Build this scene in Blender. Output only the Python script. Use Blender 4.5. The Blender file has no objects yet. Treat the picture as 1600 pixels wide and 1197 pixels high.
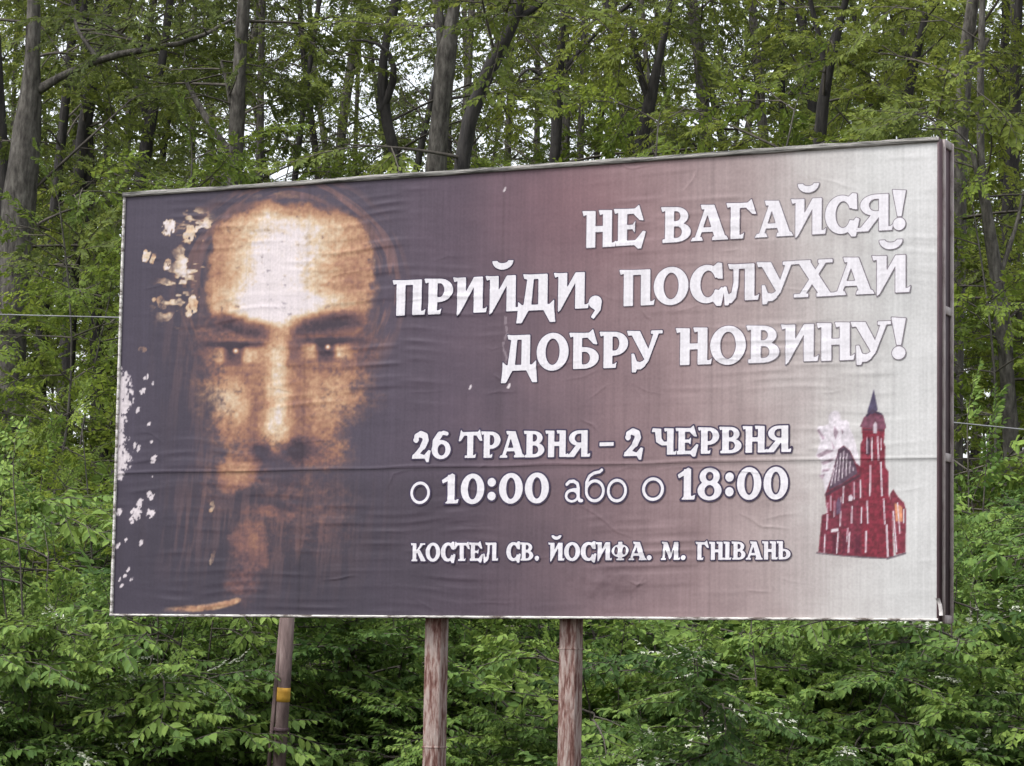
import bpy, math, random
import numpy as np
from mathutils import Matrix, Vector

# ------------------------------------------------------------------ camera, sky, sun, exposure
scene = bpy.context.scene
COL = scene.collection
Z0 = 2.40                                   # height of the poster's lower edge above the ground
PW, PH = 5.94, 2.94                         # printed poster, metres
FPX = 4490.63                               # focal length in pixels of the 1600 px wide photograph
CAM = np.array([11.1573, -16.9110, -0.4445 + Z0])
YAW, PITCH, ROLL = -0.446977, 0.104546, 0.016887
FWD = np.array([math.sin(YAW) * math.cos(PITCH), math.cos(YAW) * math.cos(PITCH), math.sin(PITCH)])
_r = np.array([math.cos(YAW), -math.sin(YAW), 0.0]); _u = np.cross(_r, FWD)
RIGHT = math.cos(ROLL) * _r + math.sin(ROLL) * _u
UP = -math.sin(ROLL) * _r + math.cos(ROLL) * _u
FLAT = np.array([math.sin(YAW), math.cos(YAW)])      # viewing direction on the ground plan
SIDE = np.array([math.cos(YAW), -math.sin(YAW)])

cd = bpy.data.cameras.new('camera'); cam = bpy.data.objects.new('camera', cd); COL.objects.link(cam)
cd.sensor_width = 36.0; cd.lens = FPX / 1600 * 36; cd.clip_start = 0.1; cd.clip_end = 3000
M = Matrix.Identity(4)
for i in range(3):
    M[i][0], M[i][1], M[i][2], M[i][3] = RIGHT[i], UP[i], -FWD[i], CAM[i]
cam.matrix_world = M
scene.camera = cam

SUN_EL, SUN_AZ = math.radians(57), math.radians(212)   # azimuth clockwise from +Y: behind the camera, to its right
world = bpy.data.worlds.new('World'); scene.world = world; world.use_nodes = True
wn, wl = world.node_tree.nodes, world.node_tree.links
bg = wn['Background']
sky = wn.new('ShaderNodeTexSky'); sky.sky_type = 'NISHITA'; sky.sun_disc = False
sky.sun_elevation = SUN_EL; sky.sun_rotation = SUN_AZ; sky.air_density = 1.0; sky.dust_density = 3.0
hs = wn.new('ShaderNodeHueSaturation'); hs.inputs['Saturation'].default_value = 0.25; hs.inputs['Value'].default_value = 1.45   # thin white overcast
wl.new(sky.outputs[0], hs.inputs['Color'])
wl.new(hs.outputs[0], bg.inputs[0]); bg.inputs[1].default_value = 0.15
sd = bpy.data.lights.new('sun', 'SUN'); sun = bpy.data.objects.new('sun', sd); COL.objects.link(sun)
sd.energy = 1.5; sd.angle = math.radians(20); sd.color = (1.0, 0.985, 0.96)
_sv = Vector((math.sin(SUN_AZ) * math.cos(SUN_EL), math.cos(SUN_AZ) * math.cos(SUN_EL), math.sin(SUN_EL)))
sun.rotation_euler = _sv.to_track_quat('Z', 'Y').to_euler(); sun.location = (0, -10, 30)
scene.view_settings.view_transform = 'Standard'; scene.view_settings.look = 'None'
scene.view_settings.exposure = 0.75; scene.view_settings.gamma = 1.0
scene.cycles.max_bounces = 8; scene.cycles.diffuse_bounces = 4; scene.cycles.transmission_bounces = 4
scene.cycles.glossy_bounces = 2; scene.cycles.transparent_max_bounces = 4

# ------------------------------------------------------------------ pixel helpers (photo pixels, 1600 x 1197)
def ray(px, py):
    return FWD + RIGHT * ((px - 800) / FPX) + UP * ((598.5 - py) / FPX)
def at(px, py, depth):
    return CAM + ray(px, py) * depth
def on_board(px, py, y=0.0):                 # point of the plane y = const
    d = ray(px, py); return CAM + d * ((y - CAM[1]) / d[1])
def to_px(P):
    d = P - CAM; z = d @ FWD
    return 800 + FPX * (d @ RIGHT) / z, 598.5 - FPX * (d @ UP) / z

# ------------------------------------------------------------------ noise
def vnoise(x, y, seed=0):
    rs = np.random.RandomState(seed); T = rs.rand(256, 256)
    xi = np.floor(x).astype(int); yi = np.floor(y).astype(int)
    fx = x - xi; fy = y - yi; fx = fx * fx * (3 - 2 * fx); fy = fy * fy * (3 - 2 * fy)
    a = T[xi % 256, yi % 256]; b = T[(xi + 1) % 256, yi % 256]
    c = T[xi % 256, (yi + 1) % 256]; d = T[(xi + 1) % 256, (yi + 1) % 256]
    return (a * (1 - fx) + b * fx) * (1 - fy) + (c * (1 - fx) + d * fx) * fy
def fbm(x, y, seed=0, o=4):
    s = 0; a = 0.5; n = 0
    for k in range(o):
        s = s + a * vnoise(x * 2 ** k + 17.3 * k, y * 2 ** k + 5.1 * k, seed + k); n += a; a *= 0.5
    return s / n
def sstep(a, b, x):
    t = np.clip((x - a) / (b - a), 0, 1); return t * t * (3 - 2 * t)
def lin(c):
    c = np.asarray(c, float) / 255.0
    return np.where(c <= 0.04045, c / 12.92, ((c + 0.055) / 1.055) ** 2.4)

# ------------------------------------------------------------------ mesh helpers
def mesh_np(name, V, F, nper, mat=None, attrs=None, smooth=False):
    """V (n,3); F flat index array with nper vertices per face (int or array of counts)."""
    me = bpy.data.meshes.new(name)
    V = np.ascontiguousarray(V, dtype=np.float32); F = np.ascontiguousarray(F, dtype=np.int32).ravel()
    me.vertices.add(len(V)); me.vertices.foreach_set('co', V.ravel())
    me.loops.add(len(F)); me.loops.foreach_set('vertex_index', F)
    if np.isscalar(nper):
        cnt = np.full(len(F) // nper, nper, np.int32)
    else:
        cnt = np.asarray(nper, np.int32)
    st = np.zeros(len(cnt), np.int32); st[1:] = np.cumsum(cnt)[:-1]
    me.polygons.add(len(cnt)); me.polygons.foreach_set('loop_start', st)
    if smooth: me.polygons.foreach_set('use_smooth', np.ones(len(cnt), bool))
    for an, (typ, arr) in (attrs or {}).items():
        a = me.attributes.new(an, typ, 'POINT')
        a.data.foreach_set('color' if 'COLOR' in typ else 'value', np.ascontiguousarray(arr, np.float32).ravel())
    me.update(calc_edges=True); me.validate()
    if mat: me.materials.append(mat)
    return me
def obj(name, me, parent=None, loc=None):
    o = bpy.data.objects.new(name, me); COL.objects.link(o)
    if parent is not None: o.parent = parent
    if loc is not None: o.location = [float(v) for v in loc]
    return o
def thing(name, label, cat, loc=(0, 0, 0), group=None):
    o = obj(name, None, None, loc); o.empty_display_size = 0.3
    return tag(o, label, cat, group)
def tag(o, label, cat, group=None):
    o['label'] = label; o['category'] = cat
    if group: o['group'] = group
    return o
def copy_tree(o, parent=None):
    c = o.copy(); COL.objects.link(c); c.parent = parent
    for ch in list(o.children): copy_tree(ch, c)
    return c

class Geo:                                   # collects polygons for one mesh
    def __init__(s): s.v = []; s.f = []; s.c = []
    def add(s, V, faces):
        b = len(s.v); s.v += [tuple(map(float, p)) for p in V]
        for f in faces: s.f += [b + i for i in f]; s.c.append(len(f))
    def box(s, x0, x1, y0, y1, z0, z1, bev=0.0):
        if bev <= 0:
            V = [(x, y, z) for x in (x0, x1) for y in (y0, y1) for z in (z0, z1)]
            s.add(V, [(0, 1, 3, 2), (4, 6, 7, 5), (0, 4, 5, 1), (2, 3, 7, 6), (0, 2, 6, 4), (1, 5, 7, 3)]); return
        import bmesh
        bm = bmesh.new(); bmesh.ops.create_cube(bm, size=1.0)
        bmesh.ops.scale(bm, vec=(x1 - x0, y1 - y0, z1 - z0), verts=bm.verts)
        bmesh.ops.translate(bm, vec=((x0 + x1) / 2, (y0 + y1) / 2, (z0 + z1) / 2), verts=bm.verts)
        bmesh.ops.bevel(bm, geom=bm.edges[:], offset=bev, segments=1, affect='EDGES')
        bm.verts.index_update(); s.add([v.co[:] for v in bm.verts], [[v.index for v in f.verts] for f in bm.faces]); bm.free()
    def tube(s, pts, rad, n=6, cap=True, phase=0.0):
        pts = np.asarray(pts, float); rad = np.broadcast_to(np.asarray(rad, float), (len(pts),))
        T = np.gradient(pts, axis=0); T /= np.linalg.norm(T, axis=1)[:, None] + 1e-9
        ref = np.array([1.0, 0, 0]) if abs(T[0][2]) > 0.8 else np.array([0, 0, 1.0])
        V = []
        for p, t, r in zip(pts, T, rad):
            a = np.cross(t, ref); a /= np.linalg.norm(a) + 1e-9; b = np.cross(t, a)
            for k in range(n):
                th = phase + 2 * math.pi * k / n
                V.append(p + r * (math.cos(th) * a + math.sin(th) * b))
        F = [(i * n + k, i * n + (k + 1) % n, (i + 1) * n + (k + 1) % n, (i + 1) * n + k) for i in range(len(pts) - 1) for k in range(n)]
        if cap: F += [tuple(range(n - 1, -1, -1)), tuple((len(pts) - 1) * n + k for k in range(n))]
        s.add(V, F)
    def mesh(s, name, mat, smooth=False):
        return mesh_np(name, np.array(s.v), np.array(s.f), np.array(s.c), mat, None, smooth)

# ------------------------------------------------------------------ materials
def new_mat(name, rough=0.7, spec=0.3):
    m = bpy.data.materials.new(name); m.use_nodes = True
    b = m.node_tree.nodes['Principled BSDF']
    b.inputs['Roughness'].default_value = rough; b.inputs['Specular IOR Level'].default_value = spec
    return m, m.node_tree.nodes, m.node_tree.links, b
def N(nodes, t, **kw):
    n = nodes.new(t)
    for k, v in kw.items(): setattr(n, k, v)
    return n
def ramp(nodes, stops):
    r = nodes.new('ShaderNodeValToRGB')
    while len(r.color_ramp.elements) < len(stops): r.color_ramp.elements.new(0.5)
    for e, (p, c) in zip(r.color_ramp.elements, stops):
        e.position = p; e.color = (*c, 1)
    return r

def noise_mat(name, stops, scale=(8, 8, 8), detail=6, rough=0.75, spec=0.25, bump=0.0, bscale=None, mix=0.5):
    m, n, l, b = new_mat(name, rough, spec)
    tc = N(n, 'ShaderNodeTexCoord'); mp = N(n, 'ShaderNodeMapping'); mp.inputs['Scale'].default_value = scale
    l.new(tc.outputs['Object'], mp.inputs['Vector'])
    nz = N(n, 'ShaderNodeTexNoise'); nz.inputs['Scale'].default_value = 1.0; nz.inputs['Detail'].default_value = detail
    nz.inputs['Roughness'].default_value = 0.65
    l.new(mp.outputs[0], nz.inputs['Vector'])
    r = ramp(n, stops); l.new(nz.outputs['Fac'], r.inputs[0]); l.new(r.outputs[0], b.inputs['Base Color'])
    if bump:
        bp = N(n, 'ShaderNodeBump'); bp.inputs['Strength'].default_value = bump; bp.inputs['Distance'].default_value = 0.035
        l.new(nz.outputs['Fac'], bp.inputs['Height']); l.new(bp.outputs[0], b.inputs['Normal'])
    return m

def print_mat(name, attr=None, color=None):
    m, n, l, b = new_mat(name, 0.62, 0.25)
    tc = N(n, 'ShaderNodeTexCoord')
    mp = N(n, 'ShaderNodeMapping'); mp.inputs['Scale'].default_value = (55, 1, 55)
    l.new(tc.outputs['Object'], mp.inputs['Vector'])
    nz = N(n, 'ShaderNodeTexNoise'); nz.inputs['Scale'].default_value = 1.0; nz.inputs['Detail'].default_value = 3
    l.new(mp.outputs[0], nz.inputs['Vector'])
    mp2 = N(n, 'ShaderNodeMapping'); mp2.inputs['Scale'].default_value = (45, 1, 1.2)
    l.new(tc.outputs['Object'], mp2.inputs['Vector'])
    nz2 = N(n, 'ShaderNodeTexNoise'); nz2.inputs['Scale'].default_value = 1.0; nz2.inputs['Detail'].default_value = 2
    l.new(mp2.outputs[0], nz2.inputs['Vector'])
    ad = N(n, 'ShaderNodeMath', operation='ADD'); l.new(nz.outputs['Fac'], ad.inputs[0]); l.new(nz2.outputs['Fac'], ad.inputs[1])
    mr = N(n, 'ShaderNodeMapRange'); mr.inputs['From Min'].default_value = 0.6; mr.inputs['From Max'].default_value = 1.4
    mr.inputs['To Min'].default_value = 0.86; mr.inputs['To Max'].default_value = 1.14
    l.new(ad.outputs[0], mr.inputs['Value'])
    mx = N(n, 'ShaderNodeMix', data_type='RGBA', blend_type='MULTIPLY'); mx.inputs['Factor'].default_value = 1.0
    if attr:
        a = N(n, 'ShaderNodeAttribute', attribute_name=attr); l.new(a.outputs['Color'], mx.inputs['A'])
    else:
        mx.inputs['A'].default_value = (*color, 1)
    l.new(mr.outputs[0], mx.inputs['B']); l.new(mx.outputs['Result'], b.inputs['Base Color'])
    bp = N(n, 'ShaderNodeBump'); bp.inputs['Strength'].default_value = 0.12; bp.inputs['Distance'].default_value = 0.004
    l.new(nz.outputs['Fac'], bp.inputs['Height']); l.new(bp.outputs[0], b.inputs['Normal'])
    return m

def leaf_mat(name, dark, mid, light, trans=0.35):
    m, n, l, b = new_mat(name, 0.6, 0.14)
    a = N(n, 'ShaderNodeAttribute', attribute_name='tint')
    oi = N(n, 'ShaderNodeObjectInfo')
    mr = N(n, 'ShaderNodeMapRange'); mr.inputs['To Min'].default_value = -0.18; mr.inputs['To Max'].default_value = 0.18
    l.new(oi.outputs['Random'], mr.inputs['Value'])
    ad = N(n, 'ShaderNodeMath', operation='ADD', use_clamp=True); l.new(a.outputs['Fac'], ad.inputs[0]); l.new(mr.outputs[0], ad.inputs[1])
    r = ramp(n, [(0.0, dark), (0.5, mid), (1.0, light)]); l.new(ad.outputs[0], r.inputs[0])
    l.new(r.outputs[0], b.inputs['Base Color'])
    tr = N(n, 'ShaderNodeBsdfTranslucent')
    hv = N(n, 'ShaderNodeHueSaturation'); hv.inputs['Hue'].default_value = 0.485; hv.inputs['Saturation'].default_value = 1.0; hv.inputs['Value'].default_value = 1.35
    l.new(r.outputs[0], hv.inputs['Color']); l.new(hv.outputs[0], tr.inputs['Color'])
    mx = N(n, 'ShaderNodeMixShader'); mx.inputs[0].default_value = trans
    l.new(b.outputs[0], mx.inputs[1]); l.new(tr.outputs[0], mx.inputs[2])
    l.new(mx.outputs[0], n['Material Output'].inputs['Surface'])
    return m

MAT = {}
MAT['ground'] = noise_mat('forest_floor', [(0.3, (0.02, 0.018, 0.012)), (0.6, (0.05, 0.04, 0.025)), (0.8, (0.05, 0.07, 0.025))], (0.7, 0.7, 0.7), 8, 0.95, 0.1, 0.6)
MAT['bark'] = noise_mat('bark', [(0.3, (0.03, 0.027, 0.025)), (0.5, (0.085, 0.078, 0.07)), (0.72, (0.17, 0.16, 0.14))], (16, 16, 5), 9, 0.9, 0.1, 1.0)
MAT['bark_dark'] = noise_mat('dark_bark', [(0.3, (0.018, 0.017, 0.018)), (0.6, (0.05, 0.046, 0.044)), (0.85, (0.09, 0.085, 0.075))], (14, 14, 3), 7, 0.9, 0.15, 0.9)
MAT['twig'] = noise_mat('twig_bark', [(0.3, (0.05, 0.045, 0.04)), (0.7, (0.12, 0.105, 0.09))], (9, 9, 9), 3, 0.9, 0.15)
MAT['leaf_tree'] = leaf_mat('tree_leaf', (0.062, 0.084, 0.026), (0.125, 0.163, 0.036), (0.22, 0.265, 0.05), 0.40)
MAT['leaf_bush'] = leaf_mat('bush_leaf', (0.040, 0.084, 0.024), (0.102, 0.176, 0.042), (0.22, 0.315, 0.070), 0.30)
MAT['leaf_sapling'] = leaf_mat('sapling_leaf', (0.070, 0.108, 0.022), (0.14, 0.198, 0.034), (0.25, 0.32, 0.048), 0.4)
MAT['flower'] = leaf_mat('blossom', (0.42, 0.45, 0.34), (0.55, 0.57, 0.47), (0.68, 0.69, 0.6), 0.2)
MAT['print'] = print_mat('printed_paper', attr='Col')
MAT['letter'] = print_mat('white_print', color=(0.53, 0.51, 0.54))
MAT['outline'] = print_mat('purple_print', color=tuple(lin((108, 94, 106)) * .7))
MAT['outline_pale'] = print_mat('pale_purple_print', color=tuple(lin((138, 130, 138)) * .7))
MAT['outline_dark'] = print_mat('dark_purple_print', color=tuple(lin((66, 56, 80)) * .7))
MAT['lip'] = noise_mat('flaked_white_paint', [(0.38, (0.10, 0.08, 0.07)), (0.5, (0.45, 0.43, 0.41)), (0.7, (0.62, 0.6, 0.57))], (9, 30, 30), 8, 0.7, 0.3, 0.5)
MAT['lip_top'] = noise_mat('weathered_paper_edge', [(0.36, (0.05, 0.05, 0.045)), (0.5, (0.24, 0.23, 0.215)), (0.72, (0.46, 0.44, 0.41))], (3.5, 30, 60), 8, 0.8, 0.2, 0.8)
MAT['maroon'] = noise_mat('maroon_paint', [(0.3, (0.045, 0.028, 0.034)), (0.6, (0.085, 0.05, 0.058)), (0.85, (0.13, 0.085, 0.08))], (12, 12, 3), 6, 0.6, 0.3, 0.3)
MAT['flange'] = noise_mat('worn_flange_paint', [(0.3, (0.16, 0.12, 0.12)), (0.5, (0.34, 0.29, 0.28)), (0.75, (0.46, 0.42, 0.40))], (14, 14, 6), 6, 0.65, 0.3, 0.3)
MAT['back'] = noise_mat('galvanised_sheet', [(0.3, (0.16, 0.15, 0.145)), (0.7, (0.28, 0.27, 0.26))], (3, 3, 3), 6, 0.55, 0.4)
MAT['post'] = noise_mat('rusty_peeling_paint', [(0.38, (0.10, 0.042, 0.034)), (0.47, (0.20, 0.115, 0.098)), (0.54, (0.31, 0.235, 0.21)), (0.75, (0.42, 0.355, 0.325))], (40, 40, 7), 11, 0.8, 0.25, 0.7)
MAT['old_pole'] = noise_mat('rusty_brown_paint', [(0.3, (0.07, 0.05, 0.048)), (0.55, (0.14, 0.10, 0.095)), (0.8, (0.22, 0.18, 0.165))], (18, 18, 4), 8, 0.85, 0.2, 0.6)
MAT['yellow'] = noise_mat('yellow_paint', [(0.3, (0.42, 0.22, 0.03)), (0.7, (0.55, 0.32, 0.05))], (20, 20, 20), 5, 0.7, 0.3)
MAT['cable'] = noise_mat('grey_cable', [(0.3, (0.14, 0.14, 0.145)), (0.7, (0.24, 0.24, 0.25))], (5, 5, 5), 3, 0.5, 0.4)
MAT['torn'] = noise_mat('torn_paper', [(0.3, (0.3, 0.27, 0.26)), (0.7, (0.46, 0.44, 0.43))], (25, 25, 25), 5, 0.8, 0.2)

# ------------------------------------------------------------------ ground
def ground_z(x, y):
    s = (x - CAM[0]) * FLAT[0] + (y - CAM[1]) * FLAT[1]
    t = (x - CAM[0]) * SIDE[0] + (y - CAM[1]) * SIDE[1]
    z = 7.2 * sstep(25.0, 66.0, s) - 0.03 * np.clip(s - 80, 0, 400)
    z = z + 0.35 * np.clip(1 - s / 12.0, 0, 1)
    z = z + (fbm(x * 0.12 + 40, y * 0.12 + 40, 3, 3) - 0.5) * 0.5 * sstep(21, 27, s)
    return z
def ground_sheet():
    g = np.concatenate([np.linspace(-900, -60, 15)[:-1], np.linspace(-60, 60, 121), np.linspace(60, 900, 15)[1:]])
    S, T = np.meshgrid(g + 35, g, indexing='ij')
    X = CAM[0] + S * FLAT[0] + T * SIDE[0]; Y = CAM[1] + S * FLAT[1] + T * SIDE[1]
    V = np.stack([X, Y, ground_z(X, Y)], -1).reshape(-1, 3); n = len(g)
    I = np.arange(n * n).reshape(n, n)
    F = np.stack([I[:-1, :-1], I[:-1, 1:], I[1:, 1:], I[1:, :-1]], -1).reshape(-1, 4)
    o = obj('ground', mesh_np('ground', V, F, 4, MAT['ground'], None, True)); o['kind'] = 'structure'
ground_sheet()

# ------------------------------------------------------------------ billboard
board = thing('billboard', 'large roadside billboard on two posts with a bearded face and white Cyrillic lettering', 'billboard', (0, 0, 0))

_rc = np.random.RandomState(8)
CREASES = [[(988, 600), (1002, 622), (1006, 645), (1016, 668)], [(1092, 262), (1080, 285), (1066, 302)], [(1098, 520), (1112, 548), (1128, 556)], [(1100, 575), (1128, 560), (1180, 566)],
           [(884, 780), (930, 800), (965, 830), (1000, 842)], [(980, 905), (996, 912), (1012, 906)], [(985, 925), (1000, 908), (1008, 896)], [(905, 655), (925, 664), (934, 680)], [(1010, 735), (1100, 728), (1190, 742), (1250, 770)],
           [(770, 585), (790, 600)], [(960, 250), (985, 262), (1040, 258)], [(1000, 480), (1010, 495), (1018, 500)], [(600, 770), (616, 740), (640, 735)], [(500, 905), (560, 900)], [(1150, 800), (1195, 822), (1240, 826)]]
CR3 = [np.array([[on_board(x_, y_)[0], on_board(x_, y_)[2] - Z0] for x_, y_ in c_]) for c_ in CREASES]
for _ in range(46):                          # short sharp wrinkles, mostly lying level
    x_, z_ = _rc.uniform(.1, 5.85), _rc.uniform(.08, 2.85); l_ = _rc.uniform(.08, .38); t_ = _rc.normal(.05, .22)
    CR3.append(np.array([[x_, z_], [x_ + .5 * l_, z_ + .5 * l_ * t_ + _rc.normal(0, .012)], [x_ + l_, z_ + l_ * t_]]))
CRA = [_rc.uniform(.0035, .006) for _ in CREASES] + [_rc.uniform(.0015, .0035) for _ in range(46)]
def crease(x, z):                            # relief of the pasted paper, metres towards the viewer
    w = vnoise(x * 3.2 + 0.8 * fbm(x * 2, z * 2, 11), z * 34 + 2.5 * vnoise(x * 1.8, z * 1.5, 9), 5)
    amp = sstep(0.42, 0.78, fbm(x * 1.5, z * 1.9, 21, 3))
    d = 0.0040 * (w * w - 0.3) * (0.10 + 1.3 * amp)
    d = d + 0.004 * (fbm(x * 2.5, z * 2.5, 31, 3) - 0.5) + 0.0012 * (fbm(x * 14, z * 20, 35, 2) - 0.5)
    xw = x + 0.02 * (vnoise(x * 9, z * 9, 62) - .5); zw = z + 0.02 * (vnoise(x * 9 + 40, z * 9, 63) - .5)
    for c_, a_ in zip(CR3, CRA):
        lo, hi = c_.min(0) - .06, c_.max(0) + .06
        m_ = (x > lo[0]) & (x < hi[0]) & (z > lo[1]) & (z < hi[1])
        if not m_.any(): continue
        X, Z = xw[m_], zw[m_]; best = np.full(X.shape, 9.0); fade = np.zeros(X.shape); sg = np.zeros(X.shape)
        n_ = len(c_) - 1
        for q in range(n_):
            (ax, az), (bx, bz) = c_[q], c_[q + 1]; L2 = (bx - ax) ** 2 + (bz - az) ** 2
            t = np.clip(((X - ax) * (bx - ax) + (Z - az) * (bz - az)) / L2, 0, 1)
            dd = np.hypot(X - ax - t * (bx - ax), Z - az - t * (bz - az)); k_ = dd < best
            best = np.where(k_, dd, best); fade = np.where(k_, np.sin(math.pi * np.clip((q + t) / n_, .03, .97)), fade)
            sg = np.where(k_, np.sign((bx - ax) * (Z - az) - (bz - az) * (X - ax)), sg)
        d[m_] = d[m_] + a_ * fade * (np.exp(-best / .009) * np.where(sg > 0, 1, np.exp(-best / .012)) - .35 * np.exp(-best / .03))
    # wrinkled spot under the small lettering, and the lap of the upper row
    e = np.exp(-(((x - 3.75) / 0.28) ** 2 + ((z - 0.20) / 0.16) ** 2))
    d = d + 0.016 * e * (fbm(x * 9, z * 9, 61, 3) - 0.5)
    seam = 0.985
    d = d + 0.003 * np.exp(-((z - seam - 0.012 * (vnoise(x * 3, 0 * z, 66) - 0.5)) / 0.009) ** 2)
    return d

def paint(x, z):
    """Printed colours (albedo, linear) of the poster at board coordinates."""
    P = np.stack([x, np.zeros_like(x), z + Z0], -1)
    u, v = to_px(P)
    shp = x.shape
    grain = fbm(u / 5.0, v / 5.0, 71, 2) - 0.5
    soft = fbm(u / 60.0, v / 60.0, 73, 4) - 0.5
    # gradient ground from violet-grey to pale grey
    k = u + 70 * soft + 0.05 * (v - 600) * -1
    xs = [150, 560, 720, 860, 960, 1060, 1180, 1290, 1400, 1500]
    cs = np.array([(74, 67, 82), (77, 69, 83), (87, 74, 87), (109, 90, 98), (124, 102, 107), (144, 122, 124), (165, 149, 148), (187, 181, 179), (199, 198, 197), (206, 205, 205)], float)
    C = np.stack([np.interp(k, xs, cs[:, i]) for i in range(3)], -1)
    warm = np.exp(-(((u - 880) / 160) ** 2 + ((v - 320) / 120) ** 2))[..., None]
    C = C + warm * np.array([6, -2, -2])
    low = sstep(735, 760, v) * (1 - sstep(700, 1150, u)); C = C * (1 - 0.10 * low[..., None])
    streak = (fbm(u / 9.0, v / 160.0, 77, 3) - 0.5)
    C = C * (1 + 0.06 * streak[..., None] + 0.10 * soft[..., None])

    # ---- generic bearded face painted in warm light: a few skin tones over the dark ground
    wob = 22 * (fbm(u / 30, v / 30, 81, 3) - 0.5); wob2 = 22 * (fbm(u / 30, v / 30, 83, 3) - 0.5)
    a, b = u + wob, v + wob2
    def G(cx, cy, sx, sy, rot=0.0, p=2.0, q=False):
        c, s = math.cos(rot), math.sin(rot)
        dx, dy = ((u + 0.25 * wob) - cx, (v + 0.25 * wob2) - cy) if q else (a - cx, b - cy)
        X = (c * dx + s * dy) / sx; Y = (-s * dx + c * dy) / sy
        return np.exp(-(np.abs(X) ** p + np.abs(Y) ** p))
    brush = 0.55 * (fbm(u / 12, v / 12, 87, 3) - 0.5) + 0.45 * (fbm(u / 4.5, v / 4.5, 89, 2) - 0.5)
    # where paint shows (F) and how light it is (L)
    F = 1 - sstep(.66, 1.14, np.abs((a - 454) / 136) ** 2.7 + np.abs((b - 438) / 130) ** 2.7)
    for (m_, g_) in ((1.0, G(446, 566, 138, 96, 0, 4)), (1.0, G(432, 640, 108, 72, 0, 4)), (.75, G(486, 700, 66, 34, .1, 3)), (1.1, G(374, 738, 40, 34, -.3, 3)),
                     (.55, G(436, 762, 36, 16)), (.8, G(424, 803, 56, 16)), (1.1, G(392, 856, 29, 44, -.15, 2.5)), (.75, G(380, 906, 30, 40, .1, 2.5)), (.42, G(462, 800, 110, 90, 0, 3)), (.35, G(330, 760, 40, 80))):
        F = np.maximum(F, m_ * g_)
    L = 0.47 + 0.16 * np.exp(-((v - 420) / 130) ** 2)
    L = L + 0.42 * G(428, 430, 60, 96, .08) + 0.26 * G(455, 482, 120, 24, 0, 3) + 0.14 * G(470, 360, 80, 40)
    L = L - 0.16 * G(345, 410, 26, 72) - 0.14 * G(556, 430, 32, 84) - 0.16 * G(445, 318, 120, 16, 0, 3)
    L = L + 0.30 * G(436, 600, 17, 92, 0, 2.5) + 0.22 * G(434, 668, 22, 30) + 0.30 * G(344, 622, 38, 28) + 0.14 * G(372, 650, 30, 26) + 0.16 * G(522, 622, 50, 40)
    L = L - 0.16 * G(398, 650, 14, 50) - 0.16 * G(472, 640, 12, 56)
    L = L - 0.34 * G(360, 545, 62, 36, 0, 3) - 0.36 * G(514, 540, 64, 36, 0, 3)                              # sockets
    L = L - 0.52 * G(374, 508, 54, 14, .20, 3, True) - 0.54 * G(508, 503, 62, 15, -.10, 3, True)            # brows
    L = L - 0.16 * G(404, 536, 16, 32) - 0.14 * G(462, 534, 14, 32)
    L = L + 0.10 * G(338, 524, 26, 7) + 0.09 * G(540, 518, 30, 6)
    L = L - 0.42 * G(402, 704, 20, 10, .2) - 0.42 * G(470, 702, 22, 12, -.2) - 0.20 * G(436, 712, 70, 12, 0, 3)
    L = L - 0.26 * G(438, 738, 34, 22) - 0.16 * sstep(690, 760, v) - 0.12 * sstep(770, 900, v)
    L = L + 0.22 * G(374, 735, 24, 26) + 0.12 * G(398, 850, 20, 30) - 0.3 * G(430, 786, 60, 8)
    def E(cx, cy, sx, sy, p=2.0):                                        # eyes, crisp
        return np.exp(-(np.abs((u - cx) / sx) ** p + np.abs((v - cy) / sy) ** p))
    for (ex, ey) in ((366, 555), (510, 549)):
        L = L + 0.62 * E(ex + 2, ey + 1, 40, 15, 3) - 0.80 * E(ex - 1, ey - 2, 15, 15, 4) - 0.36 * E(ex, ey - 17, 44, 5, 3) + 0.14 * E(ex, ey - 22, 32, 4, 3) - 0.14 * E(ex, ey + 14, 30, 4, 3) + 0.08 * E(ex, ey + 22, 34, 4, 3)
        L = L + 1.0 * E(ex + 2, ey - 7, 4.2, 4.2)
        F = np.maximum(F, E(ex, ey, 42, 24, 3))
    # locks of hair with caught light, crown and collar
    lock = fbm(u / 20, v / 11, 85, 3)
    side = np.exp(-(((u - 288 - 22 * np.sin((v - 300) / 40.0)) / 34) ** 2)) * sstep(310, 345, v) * (1 - sstep(450, 560, v))
    Fh = 0.85 * side * sstep(0.52, 0.64, lock)
    top = np.exp(-(((u - 440) / 120) ** 2 + ((v - 304) / 11) ** 2)); Fh = np.maximum(Fh, 0.38 * top * sstep(0.42, 0.6, lock))
    for (cx, cy, sx, sy, am) in ((262, 356, 12, 15, 1), (297, 366, 12, 18, .85), (228, 400, 7, 12, 1), (240, 404, 5, 10, .8), (263, 412, 6, 12, .8), (300, 478, 10, 20, .9), (247, 468, 12, 8, .6), (252, 478, 9, 6, .5), (222, 545, 8, 5, .4), (330, 792, 5, 12, .5), (332, 870, 4, 14, .4)):
        Fh = np.maximum(Fh, am * sstep(.35, .75, G(cx, cy, sx, sy, .3, 3, True) * (.2 + 1.5 * fbm(u / 4, v / 6, 88, 2))))
    rr_ = np.hypot((u - 454) / 150, (v - 450) / 150); strand = fbm(u / 7 + 0.6 * v / 40, v / 60, 90, 3)
    th_ = np.arctan2(v - 450, u - 454); wav = fbm(rr_ * 26 + 0.6 * np.sin(5 * th_), th_ * 3.2 + 20, 92, 3)
    ring = np.exp(-((rr_ - 1.05) / 0.15) ** 2) * (1 - sstep(520, 640, v)) * sstep(0.42, 0.66, wav); ring2 = np.exp(-(((u - 300 - 16 * np.sin(v / 50.0)) / 40) ** 2)) * sstep(430, 520, v) * (1 - sstep(820, 940, v)) * sstep(.45, .68, strand)
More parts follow.
